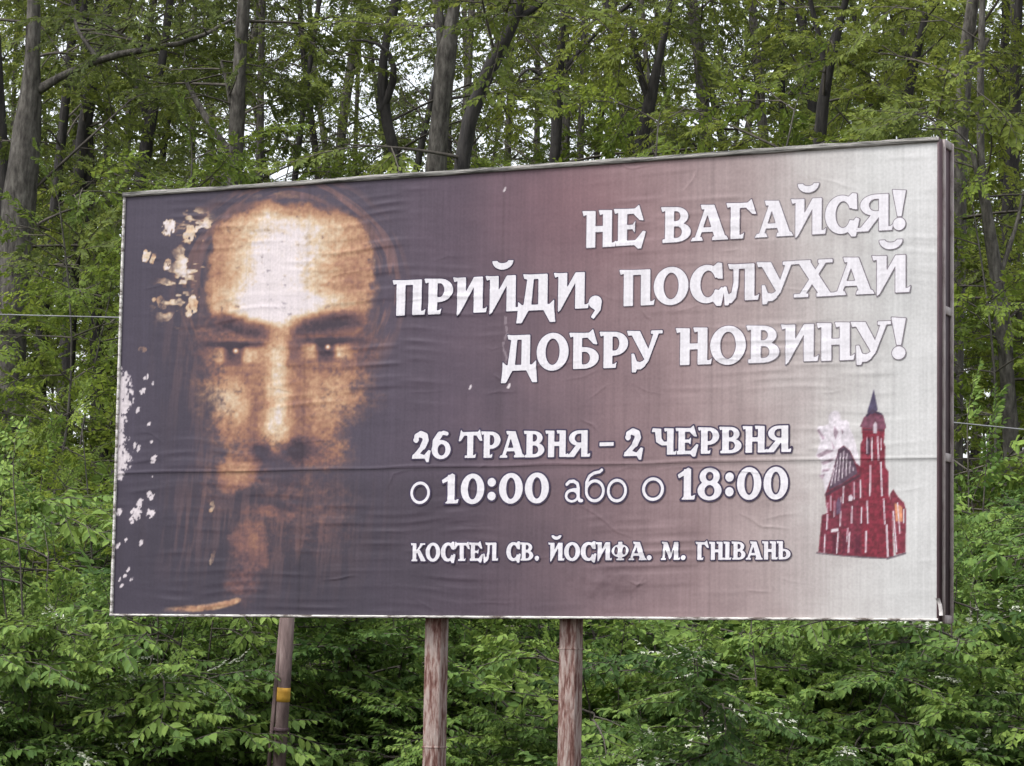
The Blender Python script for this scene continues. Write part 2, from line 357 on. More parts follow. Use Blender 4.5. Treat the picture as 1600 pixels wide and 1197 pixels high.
    hairm = np.clip(0.7 * ring + 0.25 * ring2 + 0.45 * np.exp(-(((u - 436) / 120) ** 2 + ((v - 830) / 80) ** 2)) * sstep(.42, .66, strand), 0, .8)[..., None]
    C = C * (1 - hairm) + np.array([124, 92, 88]) * (0.8 + 0.5 * strand[..., None]) * hairm
    L = np.where(Fh > F, 0.42 + 0.55 * Fh * (0.35 + lock), L)
    rim = np.exp(-((np.hypot((u - 470) / 116, (v - 420) / 116) - 1) / 0.016) ** 2) * (u > 545) * (v < 425) * (v > 350); Fh = np.maximum(Fh, .5 * rim * sstep(.4, .6, lock))
    coll = np.exp(-(((v - 957 + (u - 250) * 0.16 + 4 * np.sin(u / 30.0)) / 5.5) ** 2)) * sstep(235, 300, u) * (1 - sstep(366, 384, u)); L = np.where(coll > F, .58, L); Fh = np.maximum(Fh, coll)
    F = np.maximum(F, Fh)
    L = L - 0.16 * (1 - sstep(0.25, 1.0, F)) * (Fh < .3) * (1 - sstep(660, 720, v))
    F = sstep(0.12, 0.80, F * (1 + 1.5 * brush))
    L = L + 0.26 * brush + 0.18 * grain
    tones = [-1, 0.0, 0.16, 0.32, 0.48, 0.64, 0.80, 0.96, 2]
    tc = np.array([(60, 49, 60), (62, 51, 62), (92, 70, 76), (122, 88, 84), (156, 113, 92), (188, 149, 118), (210, 187, 160), (222, 211, 212), (224, 214, 224)], float)
    S = np.stack([np.interp(L, tones, tc[:, i]) for i in range(3)], -1)
    mask = F[..., None]
    C = C * (1 - mask) + S * mask
    # darker ground where the painted hair and beard are
    hair = np.maximum(np.exp(-(((u - 430) / 220) ** 2 + ((v - 860) / 110) ** 2)), np.exp(-(((u - 300) / 100) ** 2 + ((v - 560) / 260) ** 2)))
    C = C * (1 - 0.10 * (hair * (1 - mask[..., 0]))[..., None])

    # ---- church and statue printed at the right
    def inpoly(pts, uu, vv):
        pts = np.array(pts, float); ins = np.zeros(uu.shape, bool); j = len(pts) - 1
        for i in range(len(pts)):
            xi, yi = pts[i]; xj, yj = pts[j]
            c = ((yi > vv) != (yj > vv)) & (uu < (xj - xi) * (vv - yi) / (yj - yi + 1e-9) + xi); ins ^= c; j = i
        return ins
    reg = (u > 1262) & (u < 1425) & (v > 600) & (v < 880)
    if reg.any():
        def cv(p): return [(1240 + q[0] / 3.07, 590 + q[1] / 3.07) for q in p]
        ur, vr = u[reg], v[reg]; nzr = fbm(ur / 4, vr / 4, 91, 2)[:, None] - 0.5
        def fill(p, c, noise=0.0):
            q_ = cv(p); m_ = sum(inpoly(q_, ur + dx, vr + dy).astype(float) for dx in (-.6, 0, .6) for dy in (-.6, 0, .6))[:, None] / 9
            C[reg] = C[reg] * (1 - m_) + np.array(c, float) * (1 + noise * nzr) * m_
        def bar(x0, y0, x1, y1, w, c=(216, 202, 210)):
            w = w * 0.72
            fill([(x0 - w / 2, y0), (x0 + w / 2, y0), (x1 + w / 2, y1), (x1 - w / 2, y1)], c, 0.15)
        # statue group, pale stone
        fill([(182, 166), (198, 158), (214, 162), (224, 178), (226, 200), (236, 206), (252, 204), (266, 216), (268, 240), (284, 272), (296, 310), (308, 360), (318, 420), (300, 470), (150, 560), (144, 500), (130, 470), (134, 420), (128, 395), (106, 376), (116, 345), (128, 310), (122, 270), (112, 242), (122, 232), (144, 232), (170, 222), (166, 196), (170, 178)], (214, 206, 213), 0.25)
        for p in ([(120, 245), (150, 290), (140, 300), (112, 255)], [(110, 370), (160, 345), (195, 350), (150, 372), (120, 385)], [(130, 405), (190, 385), (190, 398), (140, 420)], [(138, 440), (175, 435), (168, 448), (135, 455)], [(120, 470), (150, 462), (140, 490)], [(195, 230), (215, 260), (200, 300), (190, 270)], [(228, 240), (240, 260), (232, 275)], [(178, 300), (200, 340), (190, 345)]):
            fill(p, (168, 148, 160), 0.5)
        # nave and gable
        fill([(118, 840), (135, 660), (160, 650), (150, 560), (180, 480), (215, 345), (240, 325), (270, 350), (300, 410), (325, 430), (330, 470), (340, 860), (230, 856), (110, 835)], (112, 44, 60), 0.6)
        fill([(165, 540), (215, 345), (240, 328), (268, 350), (300, 430), (305, 460), (230, 510)], (86, 66, 82), 0.5)
        fill([(150, 556), (330, 455), (330, 470), (152, 572)], (80, 44, 58), 0.3)
        for i in range(7): bar(178 + i * 18, 520 - i * 12, 196 + i * 15, 430 - [0, 40, 70, 80, 66, 30, 0][i], 7)
        # tower
        fill([(320, 470), (320, 320), (330, 300), (326, 215), (440, 225), (432, 310), (440, 330), (438, 400), (440, 430), (455, 450), (455, 560), (470, 600), (480, 860), (440, 868), (330, 862), (318, 600)], (122, 40, 56), 0.55)
        fill([(318, 235), (336, 190), (378, 160), (430, 180), (444, 240), (428, 250), (332, 240)], (112, 66, 84), 0.4)
        fill([(352, 168), (384, 56), (404, 155), (378, 175)], (74, 66, 92), 0.3)
        fill([(345, 180), (378, 152), (424, 172), (424, 182), (378, 165), (348, 192)], (70, 56, 76), 0.3)
        fill([(330, 245), (434, 250), (434, 258), (330, 253)], (84, 44, 58), 0.2)
        fill([(462, 560), (478, 535), (500, 570), (530, 600), (540, 640), (536, 840), (490, 850), (470, 640)], (122, 50, 64), 0.5)
        fill([(484, 600), (520, 620), (524, 690), (490, 690)], (206, 140, 106), 0.4)
        fill([(106, 838), (230, 852), (440, 864), (440, 870), (330, 866), (110, 845)], (96, 84, 92), 0.3)
        fill([(440, 866), (540, 838), (540, 846), (448, 874)], (104, 92, 100), 0.3)
        fill([(348, 300), (360, 285), (366, 300), (366, 370), (346, 370)], (66, 40, 56), 0.2)
        fill([(382, 225), (392, 210), (400, 225), (400, 268), (382, 266)], (196, 182, 192), 0.1)
        fill([(204, 600), (216, 570), (228, 600), (226, 650), (204, 660)], (96, 74, 96), 0.4)
        for (x0, y0, x1, y1, w) in ((352, 285, 352, 365, 6), (374, 285, 376, 398, 9), (402, 280, 408, 398, 9), (418, 290, 420, 350, 6), (368, 420, 366, 568, 10), (418, 405, 424, 570, 10), (352, 590, 356, 700, 10), (432, 580, 438, 705, 9), (446, 705, 452, 860, 12), (348, 735, 346, 840, 11), (478, 640, 494, 840, 10), (498, 600, 510, 750, 8), (528, 630, 528, 700, 8),
                                    (320, 490, 322, 580, 9), (290, 500, 290, 585, 8), (240, 520, 236, 605, 8), (178, 565, 176, 640, 7), (162, 600, 160, 650, 6), (326, 620, 324, 700, 8), (280, 615, 278, 700, 9), (226, 640, 222, 715, 8), (162, 655, 158, 730, 9), (268, 740, 262, 840, 10), (214, 740, 206, 845, 9), (150, 750, 146, 840, 8), (196, 590, 194, 670, 5), (228, 570, 226, 600, 5), (260, 720, 254, 790, 7)):
            bar(x0, y0, x1, y1, w)
        fill([(262, 570), (275, 560), (286, 575), (280, 592), (264, 592)], (206, 194, 202), 0.1)
        fill([(178, 728), (214, 722), (214, 738), (180, 742)], (214, 204, 210), 0.1)
        for (x0, x1) in ((186, 204), (234, 250), (296, 318)): fill([(x0, 760), (x1, 755), (x1, 845), (x0, 842)], (92, 34, 52), 0.4)
    # ---- worn-through white flecks and torn spots near the left edge
    fl = fbm(u / 6, v / 9, 95, 3); fs = fbm(u / 2.6, v / 3.6, 96, 2)
    left = np.exp(-np.abs(u - 186) / 20)
    band = left * (np.exp(-((v - 610) / 46) ** 2) + 0.85 * np.exp(-((v - 720) / 34) ** 2) + 0.5 * np.exp(-((v - 660) / 70) ** 2))
    spots = np.zeros(shp)
    for (cx, cy, r) in ((212, 806, 9), (207, 798, 5), (216, 794, 5), (231, 800, 4), (238, 803, 5), (232, 772, 4), (237, 776, 4), (218, 785, 5), (220, 848, 4), (196, 845, 3), (200, 890, 3), (195, 900, 3), (188, 905, 3), (206, 905, 3), (190, 915, 3), (216, 700, 4), (240, 718, 5), (211, 696, 4), (236, 690, 3), (233, 662, 3), (237, 745, 2), (186, 800, 5), (184, 852, 4), (788, 296, 3), (735, 605, 2.5), (795, 603, 3), (228, 590, 4), (222, 612, 5), (240, 598, 3), (216, 640, 4)):
        spots = np.maximum(spots, np.exp(-(np.hypot((u - cx) + 0.35 * (v - cy), (v - cy) * 0.65) / r) ** 2))
    wear = np.maximum(sstep(0.44, 0.56, band * (0.1 + 1.0 * fl + 0.75 * fs)), sstep(0.40, 0.62, spots * (0.15 + 1.6 * fs)))
    tear = np.exp(-((u - 790 - 10 * (vnoise(v / 20.0, 0 * v, 97) - 0.5)) / 3.0) ** 2) * sstep(480, 500, v) * (1 - sstep(590, 610, v))
    wear = np.maximum(wear, 0.3 * sstep(0.55, 0.7, tear * (0.3 + 1.2 * fs)))
    C = C * (1 - wear[..., None]) + np.array([208, 198, 202]) * (0.9 + 0.2 * fs[..., None]) * wear[..., None]
    # darker line just below the lap, fainter lines at the upright joints
    C = C * (1 - 0.13 * np.exp(-((z - 0.966) / 0.012) ** 2))[..., None]
    for xs_ in (1.485, 2.97, 4.455): C = C * (1 - 0.05 * np.exp(-((x - xs_) / 0.01) ** 2))[..., None]
    return np.clip(lin(np.clip(C, 0, 255)) * 0.70, 0.002, 0.85)

GRID = 0.0066
cols = [0, 1.485, 2.97, 4.455, PW]; rows = [0, 0.975, PH]
for r in range(2):
    for c in range(4):
        x0, x1, z0_, z1 = cols[c], cols[c + 1], rows[r], rows[r + 1]
        if r == 0: z1 += 0.02                 # lower sheets run on under the lap
        yo = 0.0012 if r == 0 else 0.0        # upper row laps over the lower one
        yo += 0.0006 * (c % 2)
        xa = x0 - (0.006 if c % 2 and c else 0); xb = x1 + (0.006 if c % 2 and c < 3 else 0)
        nx = int((xb - xa) / GRID) + 1; nz = int((z1 - z0_) / GRID) + 1
        X, Zz = np.meshgrid(np.linspace(xa, xb, nx), np.linspace(z0_, z1, nz), indexing='ij')
        Cc = paint(X, Zz)
        Y = yo - crease(X, Zz)
        V = np.stack([X, Y, Zz + Z0], -1).reshape(-1, 3)
        I = np.arange(nx * nz).reshape(nx, nz)
        F = np.stack([I[:-1, :-1], I[1:, :-1], I[1:, 1:], I[:-1, 1:]], -1).reshape(-1, 4)
        A = np.concatenate([Cc.reshape(-1, 3), np.ones((nx * nz, 1))], 1)
        obj('poster_sheet', mesh_np('poster_sheet', V, F, 4, MAT['print'], {'Col': ('FLOAT_COLOR', A)}, True), board)

# ------------------------------------------------------------------ lettering
def rect(x0, x1, y0, y1): return ('P', [(x0, y0), (x1, y0), (x1, y1), (x0, y1)])
def P(*p): return ('P', list(p))
def El(cx, cy, rx, ry): return ('E', cx, cy, rx, ry)
def S(w, *p): return ('S', w, list(p))
def D(x0, xr, y0, y1):
    cy, ry = (y0 + y1) / 2, (y1 - y0) / 2; s = x0 + (xr - x0) * 0.35
    pts = [(x0, y0)] + [(s + (xr - s) * math.cos(t), cy + ry * math.sin(t)) for t in np.linspace(-math.pi / 2, math.pi / 2, 15)] + [(x0, y1)]
    return ('P', pts)
def DL(xl, x1, y0, y1): return ('P', [(xl + x1 - a, b) for a, b in D(xl, x1, y0, y1)[1]])
def stem(x0, x1, tl=True, br=False, bl=False):
    p = [(x0, 0), (x1, 0)]
    if br: p = [(x0, 0), (x1 + 0.10, 0), (x1 + 0.13, 0.17), (x1 + 0.08, 0.12), (x1, 0.10)]
    p += [(x1, 1)]
    if tl: p += [(x0 - 0.13, 1.02), (x0 - 0.09, 0.88), (x0, 0.91)]
    else: p += [(x0, 1)]
    return ('P', p)
SPUR = lambda x: P((x - 0.12, 0.98), (x + 0.02, 1.10), (x + 0.16, 0.66), (x + 0.04, 0.68), (x - 0.12, 0.84))
def I_(): return [P((0.12, 1), (-0.01, 1.02), (0.03, 0.88), (0.12, 0.91), (0.12, -0.08), (0.20, 0.02), (0.37, 0.36), (0.37, 1)),
                  P((0.12, -0.08), (0.19, -0.02), (0.70, 0.90), (0.70, 1.0), (0.60, 1.0), (0.12, 0.14)), stem(0.60, 0.86, False, True)]
BREVE = [P(*([(0.48 + 0.30 * math.cos(t), 1.42 + 0.25 * math.sin(t)) for t in np.linspace(math.pi, 2 * math.pi, 17)] +
            [(0.48 + 0.15 * math.cos(t), 1.42 + 0.07 * math.sin(t)) for t in np.linspace(2 * math.pi, math.pi, 13)]))]
SERIF_A = [P((-0.04, 0), (0.32, 0), (0.28, 0.10), (0.02, 0.10)), P((0.58, 0), (1.06, 0), (1.0, 0.11), (0.60, 0.10))]
GL = {   # letter: (width, shapes added, shapes cut)
 'Н': (0.92, [stem(.12, .38), stem(.60, .86, True, True), rect(.3, .7, .42, .58)], []),
 'Е': (0.90, [stem(.12, .38), rect(.12, .72, .86, 1.0), SPUR(.70), rect(.3, .58, .44, .56), P((.5, .5), (.62, .66), (.60, .34)), rect(.06, .70, 0, .13), P((.58, .02), (.62, .13), (.84, .38), (.92, .36), (.80, -.10), (.70, -.10))], []),
 'В': (0.92, [stem(.12, .38), rect(.05, .3, 0, .1), D(.2, .80, .46, 1.0), D(.2, .88, 0, .56)], [D(.38, .57, .60, .88), D(.38, .62, .12, .45)]),
 'А': (1.00, [P((.05, 0), (.20, 0), (.53, 1), (.40, 1)), P((.36, 1), (.64, 1), (1.0, 0), (.68, 0)), P((.24, 1.02), (.28, .88), (.5, .9), (.55, 1)), rect(.24, .8, .24, .37)] + SERIF_A, []),
 'Г': (0.86, [stem(.12, .38, True, True), rect(.12, .72, .86, 1.0), SPUR(.70)], []),
 'И': (0.94, I_(), []), 'Й': (0.94, I_() + BREVE, []),
 'С': (0.92, [El(.48, .5, .46, .53)], [El(.52, .5, .21, .37), P((.62, .36), (1.3, .22), (1.3, .78), (.62, .64))], [P((.66, .98), (.78, 1.08), (.90, 1.06), (.92, .62), (.78, .64), (.68, .82)), P((.62, .06), (.88, .40), (.98, .36), (.88, -.12), (.76, -.12))]),
 'Я': (0.94, [stem(.60, .86, False, True), DL(.08, .72, .42, 1.0), P((.40, .46), (.66, .46), (.30, 0), (0.0, 0)), P((-.06, 0), (.30, 0), (.24, .12), (-.02, .10))], [DL(.32, .60, .54, .88)]),
 '!': (0.44, [P((.03, 1.10), (.40, 1.06), (.28, .36), (.17, .36)), El(.22, .15, .17, .17)], []),
 'П': (0.94, [stem(.12, .38), rect(.12, .86, .86, 1.0), stem(.60, .86, False, True)], []),
 'Р': (0.84, [stem(.12, .38, True, True), D(.2, .84, .34, 1.0)], [D(.38, .58, .48, .87)]),
 'Д': (1.00, [P((.26, 1), (.44, 1), (.36, .1), (.14, .1)), rect(.56, .82, 0, 1), rect(.2, .82, .87, 1.0), P((.12, 1.02), (.16, .88), (.3, .9), (.3, 1)), rect(.0, 1.0, .0, .16), P((.0, .16), (-.05, -.34), (.10, -.34), (.30, .02)), P((1.0, .16), (1.05, -.34), (.90, -.34), (.70, .02)), P((-.01, .02), (-.01, .26), (.1, .16)), P((1.01, .02), (1.01, .28), (.88, .16))], []),
 ',': (0.46, [El(.22, .16, .18, .18), P((.10, .03), (.40, .16), (.37, -.06), (.18, -.30), (.10, -.24), (.22, -.06))], []),
 'О': (1.00, [El(.5, .5, .48, .53)], [El(.5, .5, .21, .37)]),
 'Л': (0.96, [P((.02, .40), (.10, .40), (.16, .18), (.24, .22), (.29, .5), (.29, 1), (.44, 1), (.42, .4), (.36, .08), (.24, -.06), (.18, -.06), (.16, -.12), (.06, -.12)), rect(.2, .86, .87, 1.0), P((.14, 1.02), (.18, .88), (.3, .9), (.3, 1)), stem(.60, .86, False, True)], []),
 'У': (0.98, [P((.04, 1), (.34, 1), (.64, .40), (.50, .18)), P((.76, 1), (.92, 1), (.60, .16), (.46, 0), (.36, .12), (.50, .22)), P((.10, .38), (.18, .38), (.26, .16), (.36, .14), (.52, .20), (.50, .02), (.38, -.06), (.26, -.06), (.24, -.14), (.12, -.14)), P((-.04, 1.02), (.0, .88), (.3, .9), (.3, 1)), rect(.66, 1.0, .91, 1.0)], []),
 'Х': (1.04, [P((.06, 1), (.38, 1), (1.0, 0), (.68, 0)), P((.72, 1), (.88, 1), (.24, 0), (.08, 0)), rect(-.02, .42, .91, 1.0), rect(.62, 1.0, .91, 1.0), rect(-.02, .36, 0, .09), rect(.58, 1.06, 0, .09)], []),
 'Б': (0.90, [stem(.12, .38), D(.2, .88, 0, .60), rect(.12, .70, .86, 1.0), SPUR(.68)], [D(.38, .62, .12, .47)]),
 'Ь': (0.88, [stem(.12, .38), D(.2, .86, 0, .58)], [D(.38, .60, .12, .46)]),
 'Т': (0.94, [stem(.34, .60, False, True), rect(.24, .34, 0, .1), rect(.04, .90, .86, 1.0), P((.06, 1.10), (-.04, .64), (.06, .66), (.22, .88)), P((.88, 1.10), (1.0, .64), (.88, .66), (.72, .88))], []),
 'Ч': (0.92, [stem(.58, .84, True, True), P((.0, 1.03), (.34, 1), (.36, .62), (.46, .50), (.62, .50), (.62, .36), (.36, .36), (.14, .50), (.10, .88), (-.04, .88))], []),
 'К': (0.96, [stem(.12, .36), rect(.05, .44, 0, .09), P((.34, .40), (.34, .56), (.66, 1), (.86, 1)), P((.40, .52), (.60, .64), (1.0, 0), (.68, 0)), rect(.60, .94, .92, 1.0)], []),
 'Ф': (1.04, [rect(.40, .64, 0, 1.02), rect(.3, .74, 0, .09), El(.52, .52, .50, .36)], [El(.28, .52, .11, .22), El(.76, .52, .11, .22)]),
 'М': (1.14, [P((.08, 0), (.22, 0), (.30, 1), (.16, 1)), P((.10, 1), (.38, 1), (.66, .24), (.52, .02)), P((.52, .02), (.62, .16), (.88, .98), (.80, 1)), stem(.78, 1.04, False, True), rect(0, .3, 0, .09), P((.04, 1.02), (.08, .9), (.3, .92), (.3, 1))], []),
 'І': (0.52, [stem(.12, .38, True, True), rect(.04, .3, 0, .09)], []),
 '.': (0.40, [El(.2, .13, .14, .14)], []),
 '2': (0.86, [S(.2, (.20, .70), (.22, .86), (.40, .95)), S(.25, (.40, .93), (.58, .86), (.62, .70), (.50, .46)), S(.18, (.50, .46), (.30, .24), (.16, .10)), El(.2, .72, .12, .1), P((.02, 0), (.06, .16), (.36, .20), (.56, .13), (.74, .32), (.84, .30), (.76, -.14), (.66, -.14), (.58, 0))], []),
 '6': (0.86, [El(.43, .33, .41, .36), S(.24, (.16, .36), (.18, .66), (.36, .90)), S(.15, (.36, .91), (.52, .97), (.66, .93))], [El(.45, .32, .17, .22)]),
 '1': (0.62, [rect(.20, .46, 0, 1), P((.46, 1), (.36, 1.05), (-.02, .82), (.02, .70), (.22, .80)), P((.1, 0), (.58, 0), (.62, .16), (.46, .10), (.2, .10))], []),
 '0': (0.88, [El(.44, .5, .43, .53)], [El(.44, .5, .17, .37)]),
 '8': (0.90, [El(.45, .74, .36, .29), El(.45, .29, .43, .32)], [El(.45, .75, .14, .15), El(.45, .28, .18, .19)]),
 ':': (0.40, [El(.2, .24, .15, .15), El(.2, .72, .15, .15)], []),
 '–': (0.55, [rect(.0, .55, .36, .50)], []),
 'о': (0.78, [El(.39, .37, .38, .39)], [El(.39, .37, .28, .29)]),
 'а': (0.72, [El(.30, .22, .28, .23)], [El(.30, .21, .18, .14)], [S(.11, (.09, .60), (.2, .69), (.36, .70), (.50, .62), (.54, .48), (.54, .16), (.60, .05), (.68, .05)), S(.1, (.54, .42), (.36, .42), (.2, .38))]),
 'б': (0.80, [El(.40, .37, .38, .38)], [El(.40, .37, .28, .28)], [S(.10, (.07, .40), (.08, .66), (.18, .86), (.36, .96), (.58, 1.0), (.66, 1.06))]),
}
def sd_shape(s, X, Y):
    if s[0] == 'E':
        _, cx, cy, rx, ry = s
        k1 = np.hypot((X - cx) / rx, (Y - cy) / ry); k2 = np.hypot((X - cx) / rx ** 2, (Y - cy) / ry ** 2) + 1e-9
        return np.where(k1 < 0.2, -min(rx, ry) * (1 - k1), k1 * (k1 - 1) / k2)
    if s[0] == 'S':
        d = np.full(X.shape, 9.0); p = s[2]
        for (ax, ay), (bx, by) in zip(p[:-1], p[1:]):
            t = np.clip(((X - ax) * (bx - ax) + (Y - ay) * (by - ay)) / ((bx - ax) ** 2 + (by - ay) ** 2), 0, 1)
            d = np.minimum(d, np.hypot(X - ax - t * (bx - ax), Y - ay - t * (by - ay)))
        return d - s[1] / 2
    pts = s[1]; d = np.full(X.shape, 99.0); ins = np.zeros(X.shape, bool); j = len(pts) - 1
    for i in range(len(pts)):
        ax, ay = pts[j]; bx, by = pts[i]; L = (bx - ax) ** 2 + (by - ay) ** 2 + 1e-12
        t = np.clip(((X - ax) * (bx - ax) + (Y - ay) * (by - ay)) / L, 0, 1)
        d = np.minimum(d, np.hypot(X - ax - t * (bx - ax), Y - ay - t * (by - ay)))
        ins ^= ((by > Y) != (ay > Y)) & (X < (ax - bx) * (Y - by) / (ay - by + 1e-12) + bx); j = i
    return np.where(ins, -d, d)
def glyph_sdf(ch, X, Y):
    g = GL[ch]; d = np.full(X.shape, 9.0)
    for s in g[1]: d = np.minimum(d, sd_shape(s, X, Y))
    for s in g[2]: d = np.maximum(d, -sd_shape(s, X, Y))
    if len(g) > 3:
        for s in g[3]: d = np.minimum(d, sd_shape(s, X, Y))
    return d
def iso_fill(Sd, xs, ys, iso):
    """Filled region Sd < iso as polygons (vertices, faces): boundary cells clipped, inner cells in short runs."""
    Q = Sd - iso; ins = Q < 0; V = []; F = []; idx = {}
    def vid(x, y):
        k = (round(x, 6), round(y, 6))
        if k not in idx: idx[k] = len(V); V.append(k)
        return idx[k]
    ny, nx = Q.shape
    cnt = ins[:-1, :-1].astype(int) + ins[1:, :-1] + ins[:-1, 1:] + ins[1:, 1:]
    for j in range(ny - 1):
        i = 0; row = cnt[j]
        while i < nx - 1:
            if row[i] == 0: i += 1; continue
            if row[i] == 4:
                k = i
                while k < nx - 1 and row[k] == 4 and k - i < 4: k += 1
                F.append([vid(xs[i], ys[j]), vid(xs[k], ys[j]), vid(xs[k], ys[j + 1]), vid(xs[i], ys[j + 1])]); i = k; continue
            c = [(xs[i], ys[j], Q[j, i]), (xs[i + 1], ys[j], Q[j, i + 1]), (xs[i + 1], ys[j + 1], Q[j + 1, i + 1]), (xs[i], ys[j + 1], Q[j + 1, i])]
            p = []
            for a, b in zip(c, c[1:] + c[:1]):
                if a[2] < 0: p.append((a[0], a[1]))
                if (a[2] < 0) != (b[2] < 0):
                    t = a[2] / (a[2] - b[2]); p.append((a[0] + t * (b[0] - a[0]), a[1] + t * (b[1] - a[1])))
            q = []
            for m in (vid(*m) for m in p):
                if m not in q: q.append(m)
            if len(q) >= 3: F.append(q)
            i += 1
    return V, F
_cache = {}
_flip = [0]
def put_glyph(ch, ox, oz, sx, sz, ow, omat, res):
    key = (ch, res, round(ow, 3))
    if key not in _cache:
        w = GL[ch][0]; xs = np.arange(-0.25, w + 0.30, 1.0 / res); ys = np.arange(-0.45, 1.85 if ch in 'Й' else 1.25, 1.0 / res)
        X, Y = np.meshgrid(xs, ys); Sd = glyph_sdf(ch, X, Y)
        _cache[key] = (iso_fill(Sd, xs, ys, 0.0), iso_fill(Sd, xs, ys, ow))
    def build(name, VF, off, mat, parent):
        V, F = VF; V = np.array(V)
        x = ox + V[:, 0] * sx; z = oz + V[:, 1] * sz
        Vw = np.stack([x, -crease(x, z) - off, z + Z0], -1)
        return obj(name, mesh_np(name, Vw, np.array([i for f in F for i in f]), np.array([len(f) for f in F]), mat, None, True), parent)
    _flip[0] ^= 1
    a = build('letter', _cache[key][0], 0.0046, MAT['letter'], board)
    build('letter_outline', _cache[key][1], 0.0024 + 0.0008 * _flip[0], omat, a)
def word(txt, x0, x1, yb0, yb1, cap, ow=0.024, omat='outline', res=44, gap=0.0):
    """Word between two photo columns, baseline at photo rows yb0/yb1, cap height in photo pixels near its middle."""
    A = on_board(x0, yb0); B = on_board(x1, yb1)
    m = on_board((x0 + x1) / 2, (yb0 + yb1) / 2); t = on_board((x0 + x1) / 2, (yb0 + yb1) / 2 - cap)
    h = t[2] - m[2]
    adv = [GL[c][0] + gap for c in txt]; tot = sum(adv) - gap
    sx = (B[0] - A[0]) / tot; x = A[0]
    for c, a in zip(txt, adv):
        f = (x - A[0]) / (B[0] - A[0])
        put_glyph(c, x, A[2] + (B[2] - A[2]) * f - Z0, sx, h, ow, MAT['outline_pale' if omat == 'outline' and x > 4.6 else omat], res); x += a * sx
word('НЕ', 910, 1008, 388, 382, 57)
word('ВАГАЙСЯ!', 1033, 1418, 380, 358, 56)
word('ПРИЙДИ,', 613, 944, 494, 481, 56, omat='outline_dark')
word('ПОСЛУХАЙ', 968, 1420, 479, 456, 57)
word('ДОБРУ', 786, 1034, 580, 573, 56, omat='outline_dark')
word('НОВИНУ!', 1056, 1418, 571, 560, 58)
K = dict(ow=0.06, omat='outline_dark', res=34)
word('26', 643, 705, 717, 716, 41, **K); word('ТРАВНЯ', 718, 921, 716, 714, 41, **K); word('–', 937, 959, 712, 712, 41, **K)
word('2', 974, 1006, 713, 712, 41, **K); word('ЧЕРВНЯ', 1020, 1235, 711, 706, 41, **K)
K2 = dict(K); K2['gap'] = 0.06
word('о', 641, 672, 787, 787, 45, **K); word('10:00', 691, 858, 787, 785, 45, **K2); word('або', 882, 980, 785, 784, 47, **K2)
word('о', 1003, 1038, 782, 782, 47, **K); word('18:00', 1060, 1232, 781, 779, 48, **K2)
K3 = dict(ow=0.07, omat='outline_dark', res=28)
word('КОСТЕЛ', 642, 778, 877, 876, 28, **K3); word('СВ.', 791, 844, 876, 876, 28, **K3); word('ЙОСИФА.', 857, 1020, 876, 875, 28, **K3)
word('М.', 1033, 1073, 875, 875, 28, **K3); word('ГНІВАНЬ', 1087, 1236, 875, 874, 28, **K3)

# ------------------------------------------------------------------ billboard frame, back and posts
def ragged(x0, x1, z0_, z1, y0, y1, amp, seed, along='x', n=120):
    """Thin lip whose outer edge is uneven."""
    g = Geo(); rs = np.random.RandomState(seed); t = np.linspace(0, 1, n)
    j = (fbm(t * 40, t * 0 + seed, seed, 3) - 0.5) * 2 * amp
    V = []
    for k in range(n):
        if along == 'x':
            x = x0 + (x1 - x0) * t[k]; V += [(x, y0, z0_), (x, y0, z1 + j[k]), (x, y1, z1 + j[k]), (x, y1, z0_)]
        else:
            z = z0_ + (z1 - z0_) * t[k]; V += [(x0, y0, z), (x0, y1, z), (x1 + j[k], y1, z), (x1 + j[k], y0, z)]
    F = [(4 * k + a, 4 * k + (a + 1) % 4, 4 * k + 4 + (a + 1) % 4, 4 * k + 4 + a) for k in range(n - 1) for a in range(4)]
    F += [(0, 1, 2, 3), tuple(4 * (n - 1) + a for a in (3, 2, 1, 0))]
    g.add(V, F); return g
DEP = 0.235
o = obj('frame_edge', ragged(-0.022, PW + 0.012, Z0 + PH - 0.004, Z0 + PH + 0.028, -0.014, 0.02, 0.007, 3).mesh('frame_edge', MAT['lip_top']), board); o['label'] = 'uneven weathered top edge of the frame'
o = obj('frame_edge', ragged(-0.020, PW + 0.010, Z0 - 0.001, Z0 - 0.017, -0.014, 0.02, 0.003, 5).mesh('frame_edge', MAT['lip']), board)
o = obj('frame_edge', ragged(0.001, -0.016, Z0 - 0.012, Z0 + PH - 0.006, -0.0135, 0.02, 0.003, 7, 'z').mesh('frame_edge', MAT['lip']), board)
g = Geo(); g.box(PW + 0.001, PW + 0.016, -0.012, 0.0, Z0 - 0.015, Z0 + PH + 0.02, 0.002); obj('frame_edge', g.mesh('frame_edge', MAT['maroon']), board)
# right side channel: web with flanges and stiffeners
g = Geo(); g.box(PW + 0.002, PW + 0.010, 0.0, DEP, Z0 - 0.02, Z0 + PH + 0.02); ch = obj('side_channel', g.mesh('side_channel', MAT['maroon']), board)
for y0, y1, pr in ((0.062, 0.082, 0.018), (DEP - 0.012, DEP + 0.006, 0.022)):
    g = Geo(); g.box(PW + 0.0105, PW + 0.0105 + pr, y0, y1, Z0 - 0.022, Z0 + PH + 0.022, 0.003); obj('flange', g.mesh('flange', MAT['flange']), ch)
for zz in (on_board(1478, 481)[2], on_board(1478, 712)[2], Z0 + PH - 0.0, Z0 - 0.004):
    g = Geo(); g.box(PW + 0.0108, PW + 0.026, 0.083, DEP - 0.013, zz - 0.026, zz + 0.026, 0.003); obj('stiffener', g.mesh('stiffener', MAT['flange']), ch)
g = Geo(); g.box(-0.010, -0.002, 0.021, DEP, Z0 - 0.012, Z0 + PH + 0.012); obj('side_channel', g.mesh('side_channel', MAT['maroon']), board)
